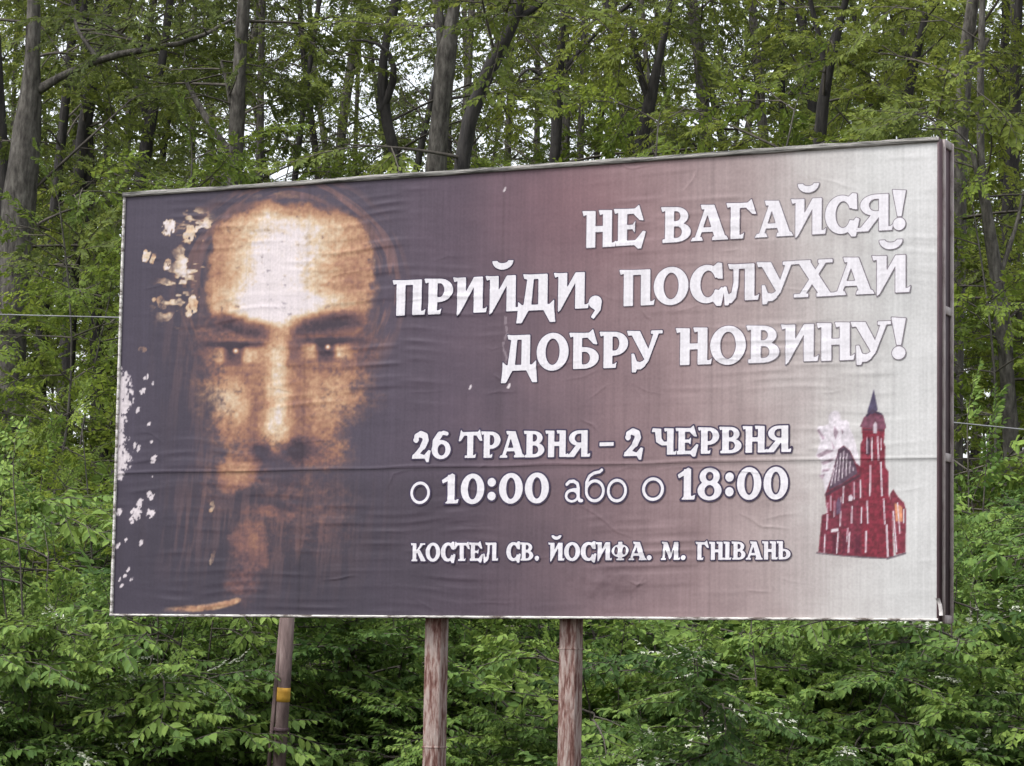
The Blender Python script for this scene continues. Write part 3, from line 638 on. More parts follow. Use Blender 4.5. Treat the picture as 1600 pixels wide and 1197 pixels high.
g = Geo(); g.box(-0.001, PW + 0.001, 0.021, DEP, Z0 + PH - 0.03, Z0 + PH + 0.018); obj('top_beam', g.mesh('top_beam', MAT['back']), board)
g = Geo(); g.box(-0.001, PW + 0.001, 0.021, DEP, Z0 - 0.014, Z0 + 0.04); obj('bottom_beam', g.mesh('bottom_beam', MAT['maroon']), board)
for c in range(4):
    for r in range(2):
        g = Geo(); g.box(cols[c] + 0.003, cols[c + 1] - 0.003, 0.016, 0.0195, Z0 + (0.041 if r == 0 else 1.473), Z0 + (1.467 if r == 0 else PH - 0.031)); obj('backing_panel', g.mesh('backing_panel', MAT['back']), board)
for zz in (0.75, 1.5, 2.25):
    g = Geo(); g.box(0.0, PW, 0.022, 0.10, Z0 + zz - 0.04, Z0 + zz + 0.04); obj('cross_rail', g.mesh('cross_rail', MAT['maroon']), board)
for (pt, pb) in ((683, 678.5), (893, 889)):
    a = on_board(pt, 966, 0.17); w = 0.061
    g = Geo(); g.box(-w, w, -w, w, -0.4, a[2] + 2.3, 0.010)
    gz = 0.0
    me = g.mesh('support_post', MAT['post']); po = obj('support_post', me, board, (a[0], 0.168, 0)); po.rotation_euler = (0, 0, 0 if pt < 800 else math.pi / 2)
    zc = on_board(893, 1014, 0.1)[2] if pt > 800 else on_board(683, 1168, 0.1)[2]
    g = Geo(); g.box(-w - 0.003, w + 0.003, -w - 0.003, w + 0.003, zc - 0.006, zc + 0.006, 0.002); obj('weld_bead', g.mesh('weld_bead', MAT['post']), po)
# a loose curl of torn paper at the lower right corner
cp = [on_board(1466, 935), on_board(1470, 945), on_board(1472, 955), on_board(1472.5, 962)]
V = []; F = []
for k, p in enumerate(cp):
    wv = 0.012; V += [(p[0] - wv, -0.016 - 0.004 * k, p[2]), (p[0] + wv, -0.012 - 0.006 * k, p[2]), (p[0] + wv, -0.009 - 0.006 * k, p[2]), (p[0] - wv, -0.013 - 0.004 * k, p[2])]
for k in range(3): F += [(4 * k + a, 4 * k + (a + 1) % 4, 4 * k + 4 + (a + 1) % 4, 4 * k + 4 + a) for a in range(4)]
F += [(0, 1, 2, 3), (15, 14, 13, 12)]
g = Geo(); g.add(V, F); o = obj('torn_paper', g.mesh('torn_paper', MAT['torn']), board); o['label'] = 'curled white scrap of torn paper'

# ------------------------------------------------------------------ foliage kit
RS = np.random.RandomState(12)
LEAF = np.array([(0, 0, 0), (0.30, 0.24, 0.05), (0.66, 0.20, 0.03), (1.0, 0, -0.10), (0.66, -0.20, 0.03), (0.30, -0.24, 0.05)])
LEAF_F = np.array([[0, 3, 2, 1], [0, 5, 4, 3]])
def rotm(ax, an):
    return np.array(Matrix.Rotation(an, 3, Vector(ax)))
def frame(d, up=(0, 0, 1)):
    d = d / np.linalg.norm(d); y = np.cross(up, d); y /= np.linalg.norm(y) + 1e-9
    return np.stack([d, y, np.cross(d, y)], 1)         # columns
def make_spray(rs, n, length, ls, droop=0.35):
    """Flat two-ranked leafy twig along +X: leaf vertices (n,6,3) and its axis."""
    L = []; tw = np.linspace(0, 1, n)
    for k in range(n):
        t = (k + 0.6) / n; side = 1 if k % 2 else -1
        p = np.array([t * length, 0, -0.10 * length * t * t])
        an = side * rs.uniform(0.75, 1.15) * (1 - 0.45 * t)
        R = rotm((0, 0, 1), an) @ rotm((0, 1, 0), droop + rs.normal(0, 0.28)) @ rotm((1, 0, 0), rs.normal(0, 0.40))
        s = ls * rs.uniform(0.7, 1.15) * (0.75 + 0.5 * math.sin(math.pi * min(1, t + 0.15)))
        L.append((LEAF * s) @ R.T + p)
    ax = np.array([[0, 0, 0], [0.5 * length, 0, -0.025 * length], [length, 0, -0.10 * length]])
    return np.array(L), ax
def make_bough(rs, length, nspray, nleaf, slen, ls, droop=0.35):
    """Branchlet along +X with sprays to both sides; returns leaves (m,6,3) and axes list."""
    leaves = []; axes = [np.array([[t * length, 0.04 * length * math.sin(3 * t), 0.10 * length * t - 0.22 * length * t * t] for t in (0, .25, .5, .75, 1)])]
    for k in range(nspray):
        t = 0.12 + 0.88 * (k + 0.5) / nspray; side = 1 if k % 2 else -1
        p = np.array([t * length, 0.04 * length * math.sin(3 * t), 0.10 * length * t - 0.22 * length * t * t])
        an = side * rs.uniform(0.6, 1.15) * (1 - 0.75 * max(0, t - 0.55))
        R = rotm((0, 0, 1), an) @ rotm((0, 1, 0), rs.normal(0.08, 0.2)) @ rotm((1, 0, 0), rs.normal(0, 0.3))
        L, ax = make_spray(rs, nleaf, slen * rs.uniform(0.6, 1.15) * (1.1 - 0.45 * t), ls, droop)
        leaves.append(L @ R.T + p); axes.append(ax @ R.T + p)
    return np.concatenate(leaves), axes
KIT = {
    'tree': [make_bough(RS, RS.uniform(0.8, 1.2), 9, 14, 0.46, 0.080, 0.30) for _ in range(6)],
    'thin': [make_bough(RS, RS.uniform(0.8, 1.3), 7, 9, 0.42, 0.070, 0.30) for _ in range(5)],
    'bush': [make_bough(RS, RS.uniform(0.7, 1.0), 9, 13, 0.40, 0.082, 0.42) for _ in range(6)],
    'bush_broad': [make_bough(RS, RS.uniform(0.8, 1.1), 8, 10, 0.42, 0.10, 0.5) for _ in range(5)],
    'bush_fine': [make_bough(RS, RS.uniform(0.6, 0.9), 11, 16, 0.34, 0.055, 0.25) for _ in range(5)],
    'flower': [make_bough(RS, RS.uniform(0.6, 0.8), 9, 26, 0.26, 0.030, 0.2) for _ in range(4)],
}
def tubes_np(lines, r0, r1, n=3):
    """Many thin tapered tubes at once: lists of polylines -> V, F(quads)."""
    V = []; F = []; b = 0
    for ln, a0, a1 in zip(lines, r0, r1):
        m = len(ln); T = np.gradient(ln, axis=0); T /= np.linalg.norm(T, axis=1)[:, None] + 1e-9
        ref = np.where(np.abs(T[:, 2:3]) > 0.85, np.array([[1.0, 0, 0]]), np.array([[0, 0, 1.0]]))
        A = np.cross(T, ref); A /= np.linalg.norm(A, axis=1)[:, None] + 1e-9; B = np.cross(T, A)
        rr = np.linspace(a0, a1, m)[:, None, None]; th = 2 * math.pi * np.arange(n) / n
        V.append((ln[:, None, :] + rr * (A[:, None, :] * np.cos(th)[None, :, None] + B[:, None, :] * np.sin(th)[None, :, None])).reshape(-1, 3))
        i = np.arange(m - 1)[:, None] * n; k = np.arange(n)[None, :]; k2 = (k + 1) % n
        F.append((b + np.stack([i + k, i + k2, i + n + k2, i + n + k], -1)).reshape(-1, 4)); b += m * n
    return np.concatenate(V), np.concatenate(F)
class Plant:
    """Collects wood and leaves in local coordinates."""
    def __init__(s): s.lines = []; s.r0 = []; s.r1 = []; s.leaves = []; s.tint = []; s.flowers = []; s.ftint = []
    def line(s, p, a, b): s.lines.append(np.asarray(p, float)); s.r0.append(a); s.r1.append(b)
    def bough(s, rs, kit, pos, d, scale, up=(0, 0, 1), tint=0.5, wood=True, flower=0.0):
        L, ax = KIT[kit][rs.randint(len(KIT[kit]))]
        R = (frame(np.asarray(d, float), up) @ rotm((1, 0, 0), rs.normal(0, .2 if kit.startswith('bush') else .55))) * scale
        s.leaves.append(L @ R.T + pos)
        h = np.clip(tint + rs.normal(0, 0.12) + rs.normal(0, 0.13, len(L)), 0, 1); s.tint.append(np.repeat(h, 6))
        if wood:
            for q, a in enumerate(ax):
                s.line(a @ R.T + pos, (0.011 if q == 0 else 0.004) * scale, 0.002 * scale)
        if flower and rs.rand() < flower:
            Lf, _ = KIT['flower'][rs.randint(4)]
            Lf = Lf[rs.rand(len(Lf)) < 0.45]
            s.flowers.append(Lf @ R.T + pos + np.array([0, 0, 0.05])); s.ftint.append(np.repeat(rs.rand(len(Lf)), 6))
    def limb(s, rs, p0, az, el, length, r, kit, nb, bscale, tint, start=0.35, curl=0.35, flower=0.0):
        d = np.array([math.cos(az) * math.cos(el), math.sin(az) * math.cos(el), math.sin(el)])
        side = np.array([-math.sin(az), math.cos(az), 0])
        wob = rs.normal(0, 0.10)
        ts = np.linspace(0, 1, 7)
        pts = np.array([p0 + d * length * t + side * wob * length * math.sin(2.5 * t) - np.array([0, 0, 1]) * curl * length * 0.5 * t * t * math.sin(max(el, 0) + 0.35) for t in ts])
        s.line(pts, r, r * 0.3)
        for k in range(nb):
            t = start + (1 - start) * (k + 0.7) / nb; f = t * 6; i = min(5, int(f)); p = pts[i] + (pts[i + 1] - pts[i]) * (f - i)
            a2 = az + (rs.uniform(0.5, 1.1) * (1 if k % 2 else -1) if k < nb - 1 else rs.normal(0, 0.2))
            e2 = rs.normal(0.05, 0.22 if kit.startswith('bush') else 0.5)
            dd = np.array([math.cos(a2) * math.cos(e2), math.sin(a2) * math.cos(e2), math.sin(e2)])
            s.bough(rs, kit, p, dd, bscale * rs.uniform(0.75, 1.25), tint=tint + rs.normal(0, 0.05), flower=flower)
        return pts
    def objects(s, root, leafmat, twigmat, leafname='foliage'):
        if s.lines:
            V, F = tubes_np(s.lines, s.r0, s.r1)
            o = obj('branches', mesh_np('branches', V, F, 4, twigmat), root); o['kind'] = 'stuff'
        for nm, lv, tn, mt in ((leafname, s.leaves, s.tint, leafmat), ('blossom', s.flowers, s.ftint, MAT['flower'])):
            if lv:
                L = np.concatenate(lv); V = L.reshape(-1, 3); m = len(L)
                F = (np.arange(m)[:, None, None] * 6 + LEAF_F[None]).reshape(-1, 4)
                o = obj(nm, mesh_np(nm, V, F, 4, mt, {'tint': ('FLOAT', np.concatenate(tn))}), root); o['kind'] = 'stuff'

def trunk_mesh(pts, rad, rs, mat, n=9, flare=True):
    """Tapered trunk with an uneven section and root flare."""
    pts = np.asarray(pts, float); rad = np.asarray(rad, float)
    # resample
    L = np.concatenate([[0], np.cumsum(np.linalg.norm(np.diff(pts, axis=0), axis=1))]); m = max(8, int(L[-1] / 0.45))
    t = np.linspace(0, L[-1], m)
    Pn = np.stack([np.interp(t, L, pts[:, i]) for i in range(3)], 1); R = np.interp(t, L, rad)
    for _ in range(3): Pn[1:-1] = (Pn[:-2] + 2 * Pn[1:-1] + Pn[2:]) / 4
    if flare: R = R * (1 + 0.6 * np.exp(-t / 0.35))
    T = np.gradient(Pn, axis=0); T /= np.linalg.norm(T, axis=1)[:, None]
    ref = np.array([1.0, 0.13, 0]) if abs(T[0][2]) > 0.6 else np.array([0, 0, 1.0])
    A = np.cross(T, ref); A /= np.linalg.norm(A, axis=1)[:, None]; B = np.cross(T, A)
    th = 2 * math.pi * np.arange(n) / n; j = 1 + rs.normal(0, 0.07, (m, n))
    V = Pn[:, None, :] + (R[:, None] * j)[:, :, None] * (A[:, None, :] * np.cos(th)[None, :, None] + B[:, None, :] * np.sin(th)[None, :, None])
    V = V.reshape(-1, 3); i = np.arange(m - 1)[:, None] * n; k = np.arange(n)[None, :]; k2 = (k + 1) % n
    F = np.stack([i + k, i + k2, i + n + k2, i + n + k], -1).reshape(-1, 4)
    return mesh_np('trunk', V, F, 4, mat, None, True), Pn, R

def gz(p): return float(ground_z(np.array(p[0], float), np.array(p[1], float)))

# ------------------------------------------------------------------ trees whose trunks can be told apart
def hero(label, depth, line, limbs=(), leaves=16, tint=0.45, dark=False, seed=0, hmin=2.0, height=15.0, kit='tree', bscale=1.0, llen=2.0):
    """line: photo points (x, y, width px) from low to high; limbs: lists of such points."""
    rs = np.random.RandomState(seed + 100)
    pts = [at(x, y, depth) for x, y, w in line]; rad = [w / 2 / FPX * depth for x, y, w in line]
    base = pts[0].copy(); lean = (pts[0] - pts[1]) / max(0.5, abs(pts[0][2] - pts[1][2])) if len(pts) > 1 else np.zeros(3)
    for _ in range(6):
        z = gz(base); dz = pts[0][2] - z; base = pts[0] + np.array([lean[0] * 0.35 * dz, lean[1] * 0.35 * dz, 0]); base[2] = gz(base)
    full = [base + np.array([0, 0, -0.15])] + pts; rr = [rad[0] * 1.12] + rad
    top = pts[-1].copy(); d = pts[-1] - pts[-2]; d /= np.linalg.norm(d)
    rest = max(1.0, base[2] + height - top[2])
    for k in (0.5, 1.0):
        full.append(top + (d * (1 - 0.4 * k) + np.array([0, 0, 0.4 * k])) * rest * k); rr.append(rad[-1] * (1 - 0.75 * k))
    root = thing('forest_tree', label, 'tree', base)
    mat = MAT['bark_dark'] if dark else MAT['bark']
    me, Pn, R = trunk_mesh([p - base for p in full], rr, rs, mat); obj('trunk', me, root)
    pl = Plant()
    for lb in limbs:
        lp = [at(x, y, depth + dz) - base for x, y, w, dz in lb]; lr = [w / 2 / FPX * depth for x, y, w, dz in lb]
        me, LP, LR = trunk_mesh(lp, lr, rs, mat, 7, False); obj('limb', me, root)
        for q in range(2, len(LP)):
            if rs.rand() < 0.5:
                az = rs.uniform(0, 6.28); pl.limb(rs, LP[q], az, rs.uniform(0, .5), rs.uniform(.5, 1.2), 0.018, kit, 2, bscale * .8, tint)
    H = Pn[-1][2]
    leaves = int(leaves * 1.35)
    for k in range(leaves):
        h = hmin + (H * 0.97 - hmin) * ((k + rs.rand()) / leaves)
        i = int(np.argmin(np.abs(Pn[:, 2] - h))); az = rs.uniform(0, 6.28)
        ln = llen * rs.uniform(0.6, 1.3) * (1 - 0.45 * max(0, h / H - 0.4))
        pl.limb(rs, Pn[i], az, rs.uniform(-0.1, 1.0), ln, min(R[i] * 0.3, 0.03), kit, rs.randint(4, 7), bscale, tint)
    pl.objects(root, MAT['leaf_tree'], MAT['twig'])
    return root

hero('stout leaning trunk with a long bare limb arching out over the billboard corner', 38, [(22, 420, 52), (34, 300, 50), (40, 215, 46), (50, 140, 34), (54, 60, 22), (52, -20, 19)],
     [[(58, 142, 17, 0), (82, 120, 13, -.1), (112, 102, 11, -.2), (152, 88, 11, -.3), (205, 77, 11, -.4), (262, 70, 10, -.4), (300, 73, 8, -.5), (326, 78, 7, -.5), (336, 58, 6, -.5), (362, 30, 4, -.5)],
      [(150, 88, 8, -.3), (130, 62, 6, -.2), (112, 32, 5, 0), (118, 10, 3, 0)], [(222, 72, 6, -.4), (196, 56, 5, -.3), (176, 46, 3, -.2)]], leaves=14, seed=1, tint=.35, kit='tree')
hero('slender trunk slanting right behind the long bare limb', 45, [(118, 330, 24), (132, 190, 22), (146, 110, 19), (158, 60, 19), (172, 10, 18)], leaves=12, seed=2, dark=True, tint=.35)
hero('crooked forked trunk just above the billboard corner, behind bright young leaves', 44, [(214, 330, 27), (224, 250, 25), (236, 180, 17), (252, 120, 13), (262, 40, 12)],
     [[(232, 190, 13, 0), (222, 150, 11, 0), (206, 120, 8, .2), (165, 92, 5, .3)]], leaves=10, seed=3, dark=True, tint=.42)
hero('straight grey trunk above the painted forehead with a side limb low down', 42, [(364, 330, 26), (370, 240, 25), (372, 110, 22), (380, 20, 20), (384, -30, 18)],
     [[(358, 236, 12, 0), (335, 205, 11, 0), (312, 168, 10, .2), (292, 130, 7, .3)], [(364, 190, 8, 0), (356, 130, 7, 0), (345, 95, 4, 0)]], leaves=11, seed=4, tint=.4)
hero('dark twisting trunk with curved fork beside the tall twin-stemmed tree', 43, [(640, 330, 19), (624, 255, 18), (606, 205, 17), (592, 172, 20), (588, 120, 14), (598, 60, 12), (620, 0, 15)],
     [[(596, 172, 15, 0), (612, 150, 12, 0), (620, 120, 11, -.2), (622, 85, 9, -.2), (612, 66, 6, -.2), (585, 58, 4, -.2), (545, 62, 3, -.2)]], leaves=9, seed=5, dark=True, kit='thin', tint=.35)
hero('tall grey trunk splitting into two stems high above the billboard middle', 40, [(676, 330, 33), (682, 250, 31), (692, 140, 30), (696, 70, 34), (710, 10, 17), (716, -30, 15)],
     [[(694, 75, 19, 0), (686, 40, 17, 0), (684, 0, 16, 0), (680, -40, 14, 0)], [(686, 48, 8, 0), (668, 30, 6, 0), (655, 58, 4, .2)]], leaves=9, seed=6, kit='tree', tint=.38)
hero('tree with a thick blackish limb curving steeply upward over the poster top', 36, [(716, 330, 26), (722, 230, 25), (727, 150, 24), (748, 122, 22), (778, 96, 22), (798, 62, 22), (812, 22, 24), (826, -30, 18)],
     [[(812, 26, 12, 0), (832, 16, 9, 0), (856, 0, 7, 0), (872, -30, 6, 0)]], leaves=7, seed=7, dark=True, hmin=7, kit='tree', tint=.45)
hero('thin upright trunk standing in a bright gap of sky', 47, [(862, 330, 20), (868, 230, 18), (874, 130, 16), (872, 85, 13), (880, 30, 9)],
     [[(880, 115, 8, 0), (905, 75, 7, 0), (940, 42, 6, 0), (985, 8, 6, 0), (1010, -20, 5, 0)], [(866, 140, 8, 0), (845, 112, 7, 0), (820, 100, 5, 0), (806, 130, 4, 0)]], leaves=7, seed=8, dark=True, kit='thin', tint=.4)
hero('leaning dark trunk half hidden in dense leaves above the heading', 44, [(985, 330, 22), (1005, 200, 20), (1018, 130, 19), (1034, 85, 12), (1046, 20, 10)],
     [[(1012, 150, 12, 0), (1000, 120, 11, 0), (994, 80, 8, 0), (985, 30, 7, 0)]], leaves=16, seed=9, dark=True, tint=.55)
hero('bushy tree with forked dark stems over the word ending the heading', 41, [(1270, 330, 22), (1285, 180, 20), (1290, 90, 16), (1300, 60, 17), (1315, 40, 12), (1330, -20, 10)],
     [[(1288, 100, 10, 0), (1282, 60, 9, 0), (1270, 20, 8, 0), (1262, -20, 7, 0)], [(1436, 70, 8, 0), (1448, 40, 7, 0), (1462, 10, 6, 0), (1460, -30, 5, 0)]][:1], leaves=22, seed=10, dark=True, tint=.62)
hero('tree with a dark zigzag bough among yellow-green leaves', 43, [(1398, 330, 18), (1412, 180, 17), (1425, 90, 15), (1440, 55, 12), (1452, 25, 11), (1458, -25, 9)],
     [[(1422, 95, 8, 0), (1400, 72, 7, 0), (1372, 80, 4, 0)]], leaves=20, seed=11, dark=True, tint=.62)
hero('smooth tall trunk rising past the upper right corner of the billboard', 39, [(1496, 330, 26), (1500, 210, 24), (1504, 130, 24), (1510, 60, 21), (1520, 0, 19), (1526, -40, 18)],
     [[(1506, 140, 12, 0), (1522, 100, 9, 0), (1545, 60, 6, 0)]], leaves=14, seed=12, tint=.5)
hero('knotty trunk with peeling bark patch standing alone right of the billboard', 36, [(1578, 640, 26), (1574, 560, 24), (1566, 480, 24), (1556, 420, 21), (1548, 360, 20), (1528, 290, 14), (1530, 220, 12)],
     [[(1560, 440, 10, 0), (1572, 400, 8, 0), (1590, 350, 6, .2), (1600, 300, 5, .3)], [(1556, 400, 12, 0), (1540, 340, 12, 0), (1534, 300, 10, 0), (1520, 240, 8, 0)]], leaves=8, seed=13, tint=.5, hmin=4.5)
hero('tilted trunk behind the knotty one, crowned by a patch of sky', 46, [(1566, 420, 24), (1578, 300, 22), (1588, 200, 20), (1584, 120, 18), (1590, 40, 15)],
     [[(1580, 140, 8, 0), (1565, 120, 6, 0), (1552, 100, 4, 0)]], leaves=9, seed=14, dark=True, tint=.4)
hero('pair-like dark trunk in the shade below the overhead cable', 41, [(24, 700, 30), (18, 560, 28), (16, 440, 26), (8, 340, 24)], leaves=8, seed=15, dark=True, tint=.4, hmin=5)
hero('dim trunk standing beside the lower left edge of the billboard', 45, [(158, 720, 24), (156, 640, 23), (152, 560, 21), (146, 440, 20)], leaves=11, seed=16, dark=True, tint=.4, hmin=4)
hero('shaded trunk with a crooked thin limb, left of the billboard', 47, [(62, 720, 24), (60, 630, 22), (64, 520, 20), (78, 400, 18)],
     [[(62, 600, 8, 0), (90, 594, 7, 0), (130, 594, 6, 0), (150, 588, 4, 0), (156, 576, 3, 0)]], leaves=9, seed=17, dark=True, tint=.4, hmin=4)

# ------------------------------------------------------------------ further trees of the wood (copies of five grown forms)
def grow_filler(seed, H, r, nl, kit, tint, hmin, llen):
    rs = np.random.RandomState(seed)
    w = rs.normal(0, 0.07, 2)
    pts = [np.array([w[0] * z * math.sin(z * .3 + seed), w[1] * z * math.cos(z * .25), z]) for z in np.linspace(-.2, H, 9)]
    root = thing('forest_tree', 'x', 'tree')
    me, Pn, R = trunk_mesh(pts, np.linspace(r, r * .25, 9), rs, MAT['bark'] if seed % 2 else MAT['bark_dark'], 7); obj('trunk', me, root)
    pl = Plant()
    for k in range(nl):
        h = hmin + (H * 0.98 - hmin) * ((k + rs.rand()) / nl)
        i = int(np.argmin(np.abs(Pn[:, 2] - h))); az = k * 2.4 + rs.normal(0, .5)
        pl.limb(rs, Pn[i], az, rs.uniform(-0.1, 1.05), llen * rs.uniform(.6, 1.3) * (1 - .5 * max(0, h / H - .5)), min(R[i] * .3, .028), kit, rs.randint(4, 7), rs.uniform(.7, 1.2), tint)
    pl.objects(root, MAT['leaf_tree'], MAT['twig'])
    return root
LAB = 'slender forest tree standing deep in the wood among many like it'
GRP = 'trees deep in the wood behind the billboard'
protos = [grow_filler(21, 15, .10, 30, 'tree', .45, 1.6, 2.1), grow_filler(22, 17, .14, 32, 'tree', .38, 2.2, 2.4), grow_filler(23, 13, .075, 28, 'tree', .55, 1.2, 1.9),
          grow_filler(24, 16, .09, 28, 'thin', .40, 1.8, 2.0), grow_filler(25, 18, .14, 28, 'thin', .36, 2.5, 2.2)]
used = [False] * len(protos)
def beside(px, what):
    """Where a thing stands, told by the things next to it."""
    spots_ = ((150, 'well to the left of the billboard'), (330, 'behind the torn poster edge'), (560, 'behind the painted face'), (790, 'behind the supporting posts'),
              (1060, 'behind the middle of the lettering'), (1290, 'behind the right ends of the lettering'), (1480, 'behind the printed church'), (9999, 'beyond the maroon side of the frame'))
    return what + ' ' + next(t for x, t in spots_ if px < x)
def place_proto(protos, used, k, p, rz, s, label, group):
    if not used[k]: o = protos[k]; used[k] = True
    else: o = copy_tree(protos[k])
    o.location = (p[0], p[1], gz(p)); o.rotation_euler = (0, 0, rz); o.scale = (s, s, s)
    o['label'] = label; o['group'] = group
    return o
rf = random.Random(5)
def plan(px, depth):                          # ground point under a photo column at a depth
    p = at(px, 700, depth); return np.array([p[0], p[1], 0.0])
spots = []
for row, (dep, step) in enumerate(((50, 165), (55, 150), (61, 140), (68, 140), (76, 150))):
    x = -260 + 50 * row
    while x < 1880:
        spots.append((x + rf.uniform(-55, 55), dep + rf.uniform(-2.5, 2.5))); x += step
for (x, dep) in spots:
    if dep > 58 and (x < 330 or 540 < x < 960) and rf.random() < .22: continue
    left = 380 < x < 930
    k = rf.choice([3, 4, 3, 0, 0]) if left else rf.choice([0, 1, 2, 2, 1, 4] if x > 900 else [0, 1, 2, 3, 4])
    place_proto(protos, used, k, plan(x, dep), rf.uniform(0, 6.28), rf.uniform(.85, 1.15), beside(x, 'slender %s tree deep in the wood,' % ('thinly leaved' if k > 2 else 'leafy') if dep < 64 else ('sparse far-off' if k > 2 else 'leafy far-off')), GRP)

# ------------------------------------------------------------------ saplings and shrubs
def grow_bush(seed, H, Rr, nst, nb, kit, tint, flower=0.0, bscale=1.0):
    """Shrub: stems fan out from the base, layered leafy limbs up to the rounded top."""
    rs = np.random.RandomState(seed); root = thing('shrub', 'x', 'shrub'); pl = Plant()
    for k in range(nst):
        az = k * 2.4 + rs.normal(0, .3); tilt = rs.uniform(.08, .5); hh = H * rs.uniform(.65, 1.0)
        d = np.array([math.cos(az) * math.sin(tilt), math.sin(az) * math.sin(tilt), math.cos(tilt)])
        base = np.array([.12 * math.cos(az), .12 * math.sin(az), -.1])
        pts = np.array([base + d * hh * t + np.array([0, 0, -.12 * hh * t * t * tilt]) + rs.normal(0, .03, 3) * t for t in np.linspace(0, 1, 7)])
        pl.line(pts, .022, .006)
        for q in range(nb):
            t = .18 + .82 * (q + rs.rand()) / nb; f = t * 6; i = min(5, int(f)); p = pts[i] + (pts[i + 1] - pts[i]) * (f - i)
            a2 = az + rs.uniform(-1.6, 1.6); ln = Rr * rs.uniform(.3, .75) * (1.15 - .7 * t)
            pl.limb(rs, p, a2, rs.uniform(-.05, .5), ln, .012, kit, rs.randint(3, 5), bscale * (1.15 - .3 * t), tint + .15 * (t - .5) + rs.normal(0, .10), .3, .5, flower)
        pl.bough(rs, kit, pts[-1], d + rs.normal(0, .2, 3), .6 * bscale, tint=tint + .15)
    pl.objects(root, MAT['leaf_bush'] if kit.startswith('bush') else MAT['leaf_sapling'], MAT['twig'])
    return root
bushes = [grow_bush(31, 3.2, 1.5, 9, 7, 'bush', .5), grow_bush(32, 3.7, 1.7, 9, 6, 'bush_broad', .42), grow_bush(33, 2.7, 1.5, 8, 7, 'bush', .58), grow_bush(34, 3.4, 1.4, 8, 8, 'bush_fine', .5)]
ub = [False] * 4
BL = 'broad-leaved green shrub in the leafy thicket behind the billboard'; BG = 'green shrubs forming the thicket behind the billboard'
rb = random.Random(9)
for dep, x0, x1, step, sc in ((24.2, -330, 1900, 215, .95), (26.5, -380, 1950, 205, 1.12), (29.5, -380, 1950, 200, 1.25), (33.0, -420, 2000, 195, 1.25)):
    x = x0
    while x < x1:
        d = dep + rb.uniform(-.7, .7); s = sc * rb.uniform(.85, 1.12)
        if dep < 25 and 330 < x < 560: d = 26.0
        if dep < 28 and x < 60: s *= .92
        if dep > 27 and 1480 < x: s *= 1.08
        place_proto(bushes, ub, rb.randrange(4), plan(x + rb.uniform(-40, 40), d), rb.uniform(0, 6.28), s, beside(x, 'green shrub %s' % ('low at the thicket front,' if dep < 25 else 'in the middle of the thicket,' if dep < 28 else 'tall at the thicket back,' if dep < 31 else 'at the foot of the wood,')), BG); x += step
fb = [grow_bush(41, 3.0, 1.4, 9, 6, 'bush_fine', .55, .4), grow_bush(42, 2.7, 1.3, 8, 6, 'bush', .5, .28)]
for o, x, d, s, lb in ((fb[0], 30, 24.0, 1.0, 'pale shrub with whitish blossom beyond the lower left corner of the billboard'), (fb[1], 1190, 22.9, .95, 'shrub dotted with white blossom just under the right half of the billboard')):
    p = plan(x, d); o.location = (p[0], p[1], gz(p)); o.scale = (s,) * 3; o['label'] = lb; o.name = 'blossoming_shrub'
o = copy_tree(fb[1]); p = plan(1540, 24.0); o.location = (p[0], p[1], gz(p)); o.rotation_euler = (0, 0, 2.1); o.scale = (1.12,) * 3; o['label'] = 'tall shrub with scattered white blossom beside the right edge of the billboard'; o.name = 'blossoming_shrub'

def grow_sapling(seed, H, nl, tint):
    rs = np.random.RandomState(seed); root = thing('sapling', 'x', 'sapling'); pl = Plant()
    pts = np.array([[.05 * H * math.sin(4 * t + seed), .04 * H * math.cos(5 * t), H * t - .1] for t in np.linspace(0, 1, 9)])
    me, Pn, R = trunk_mesh(pts, np.linspace(.026, .008, 9), rs, MAT['bark'], 6); obj('trunk', me, root)
    for k in range(nl):
        h = H * (.18 + .8 * (k + rs.rand()) / nl); i = int(np.argmin(np.abs(Pn[:, 2] - h)))
        pl.limb(rs, Pn[i], k * 2.4 + rs.normal(0, .4), rs.uniform(.0, .6), 1.25 * rs.uniform(.5, 1.1) * (1.15 - .7 * h / H), .012, 'tree', rs.randint(3, 5), .8, tint)
    pl.bough(rs, 'tree', Pn[-1], (0.3, 0.1, 1), .6, tint=tint)
    pl.objects(root, MAT['leaf_sapling'], MAT['twig'])
    return root
saps = [grow_sapling(51, 5.0, 16, .45), grow_sapling(52, 6.2, 18, .4), grow_sapling(53, 4.2, 14, .55)]
us = [False] * 3
SL = 'young broad-leaved sapling with bright green leaves under the forest trees'; SG = 'saplings under the forest trees'
rp = random.Random(4)
for dep, step in ((36.5, 200), (41, 190), (47, 200), (54, 190), (60, 170), (67, 130)):
    x = -260
    while x < 1900:
        place_proto(saps, us, rp.randrange(3), plan(x + rp.uniform(-60, 60), dep + rp.uniform(-1.5, 1.5)), rp.uniform(0, 6.28), rp.uniform(.8, 1.2) * (.8 if 420 < x < 880 else 1), beside(x, 'bright young sapling %s' % ('at the wood edge,' if dep < 39 else 'between near trunks,' if dep < 45 else 'among far trunks,')), SG); x += step
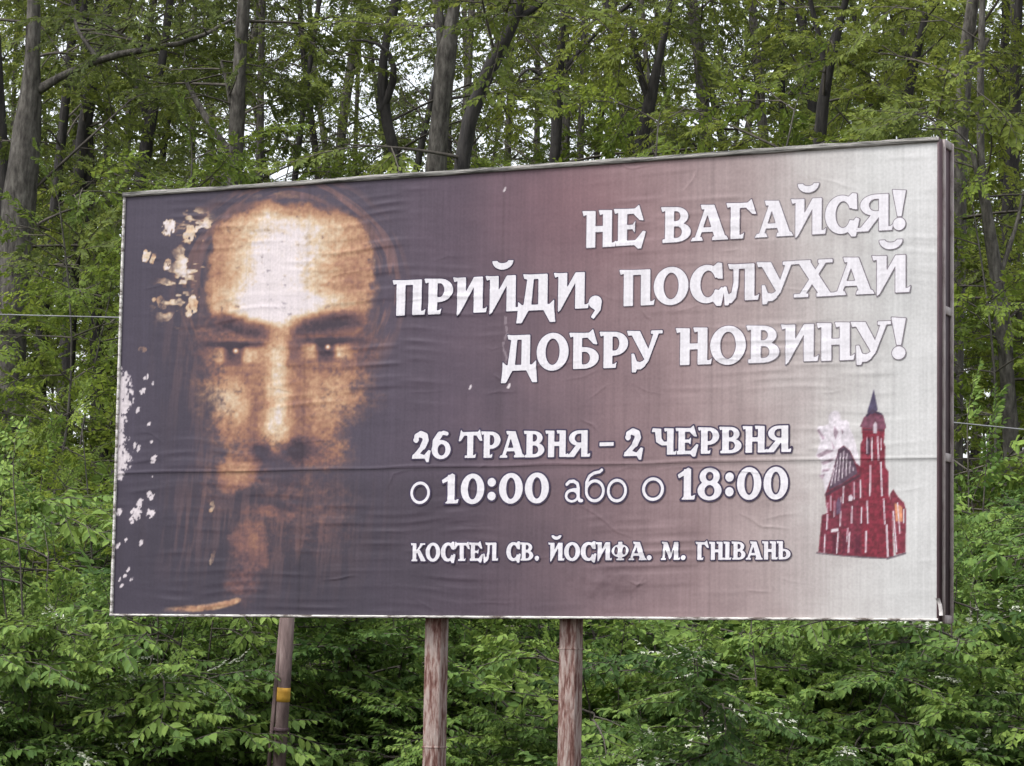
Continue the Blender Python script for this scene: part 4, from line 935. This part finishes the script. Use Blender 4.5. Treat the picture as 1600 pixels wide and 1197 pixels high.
# saplings that stand out in the photograph
for x, ytop, d, lb in ((262, 225, 36, 'bright yellow-green young maple just above the upper left corner of the billboard'), (140, 655, 30, 'slender upright shoot of bright leaves left of the billboard edge'), (1050, 165, 37, 'sunlit leafy young tree topping the billboard above the heading'), (452, 205, 47, 'young tree closing the gap just behind the painted forehead'), (60, 300, 34.5, 'broad young tree screening the foot of the stout leaning trunk'), (1250, 140, 38, 'wide bright-leaved young tree behind the pale top edge of the billboard')):
    o = copy_tree(saps[1]); p = plan(x, d); zt = at(x, ytop, d)[2]; s = (zt - gz(p)) / 6.2
    o.location = (p[0], p[1], gz(p)); o.scale = (min(s, 1.3), min(s, 1.3), s); o.rotation_euler = (0, 0, x); o['label'] = lb; o['group'] = SG

# ------------------------------------------------------------------ old leaning pole behind, with side strut, clamp and yellow band
d = 23.0
pa, pb_ = at(449, 985, d), at(436, 1200, d)
ax = (pb_ - pa) / (pa[2] - pb_[2]); base = pa + ax * (pa[2] - gz(pa)); base[2] = gz(base)
pole = thing('leaning_pole', 'old leaning brown pole with a yellow band, left of the two billboard posts', 'pole', base)
u_ = (pa - base) / np.linalg.norm(pa - base); H = np.linalg.norm(pa - base); r = 10.5 / FPX * d
def along(px_y):                              # distance up the pole of a photo row
    f = (px_y - 985) / (1200 - 985); q = pa + (pb_ - pa) * f; return float((q - base) @ u_)
def pole_part(name, a, b, rr, mat, n=10):
    g = Geo(); g.tube([u_ * a, u_ * (a * .67 + b * .33), u_ * (a * .33 + b * .67), u_ * b], rr, n); return obj(name, g.mesh(name, mat, True), pole)
pole_part('shaft', -0.3, H + 0.25, r, MAT['old_pole'])
pole_part('painted_band', along(1096), along(1074), r * 1.05, MAT['yellow'])
pole_part('clamp', along(1142), along(1137), r * 1.22, MAT['maroon'])
off = RIGHT * (-15 / FPX * d); off0 = RIGHT * (-11 / FPX * d)
g = Geo(); g.tube([u_ * -0.3 + off * 1.25, u_ * (H * .5) + off * 1.1, u_ * (H + .1) + off0 * .9], r * .33, 6); obj('strut', g.mesh('strut', MAT['old_pole'], True), pole)

# ------------------------------------------------------------------ overhead cables between the trees
def cable(p, q, sag, label):
    t = np.linspace(0, 1, 25); pts = p[None] * (1 - t[:, None]) + q[None] * t[:, None]; pts[:, 2] -= sag * 4 * t * (1 - t)
    g = Geo(); g.tube(pts, 0.0065, 5); o = obj('overhead_cable', g.mesh('overhead_cable', MAT['cable'], True)); tag(o, label, 'cable', 'overhead cables')
cable(at(-700, 470, 27), at(640, 505, 27), .02, 'thin grey cable running level into the left edge of the billboard')
cable(at(1120, 622, 27), at(2300, 735, 27), .02, 'thin grey cable slanting down away from the right edge of the billboard')
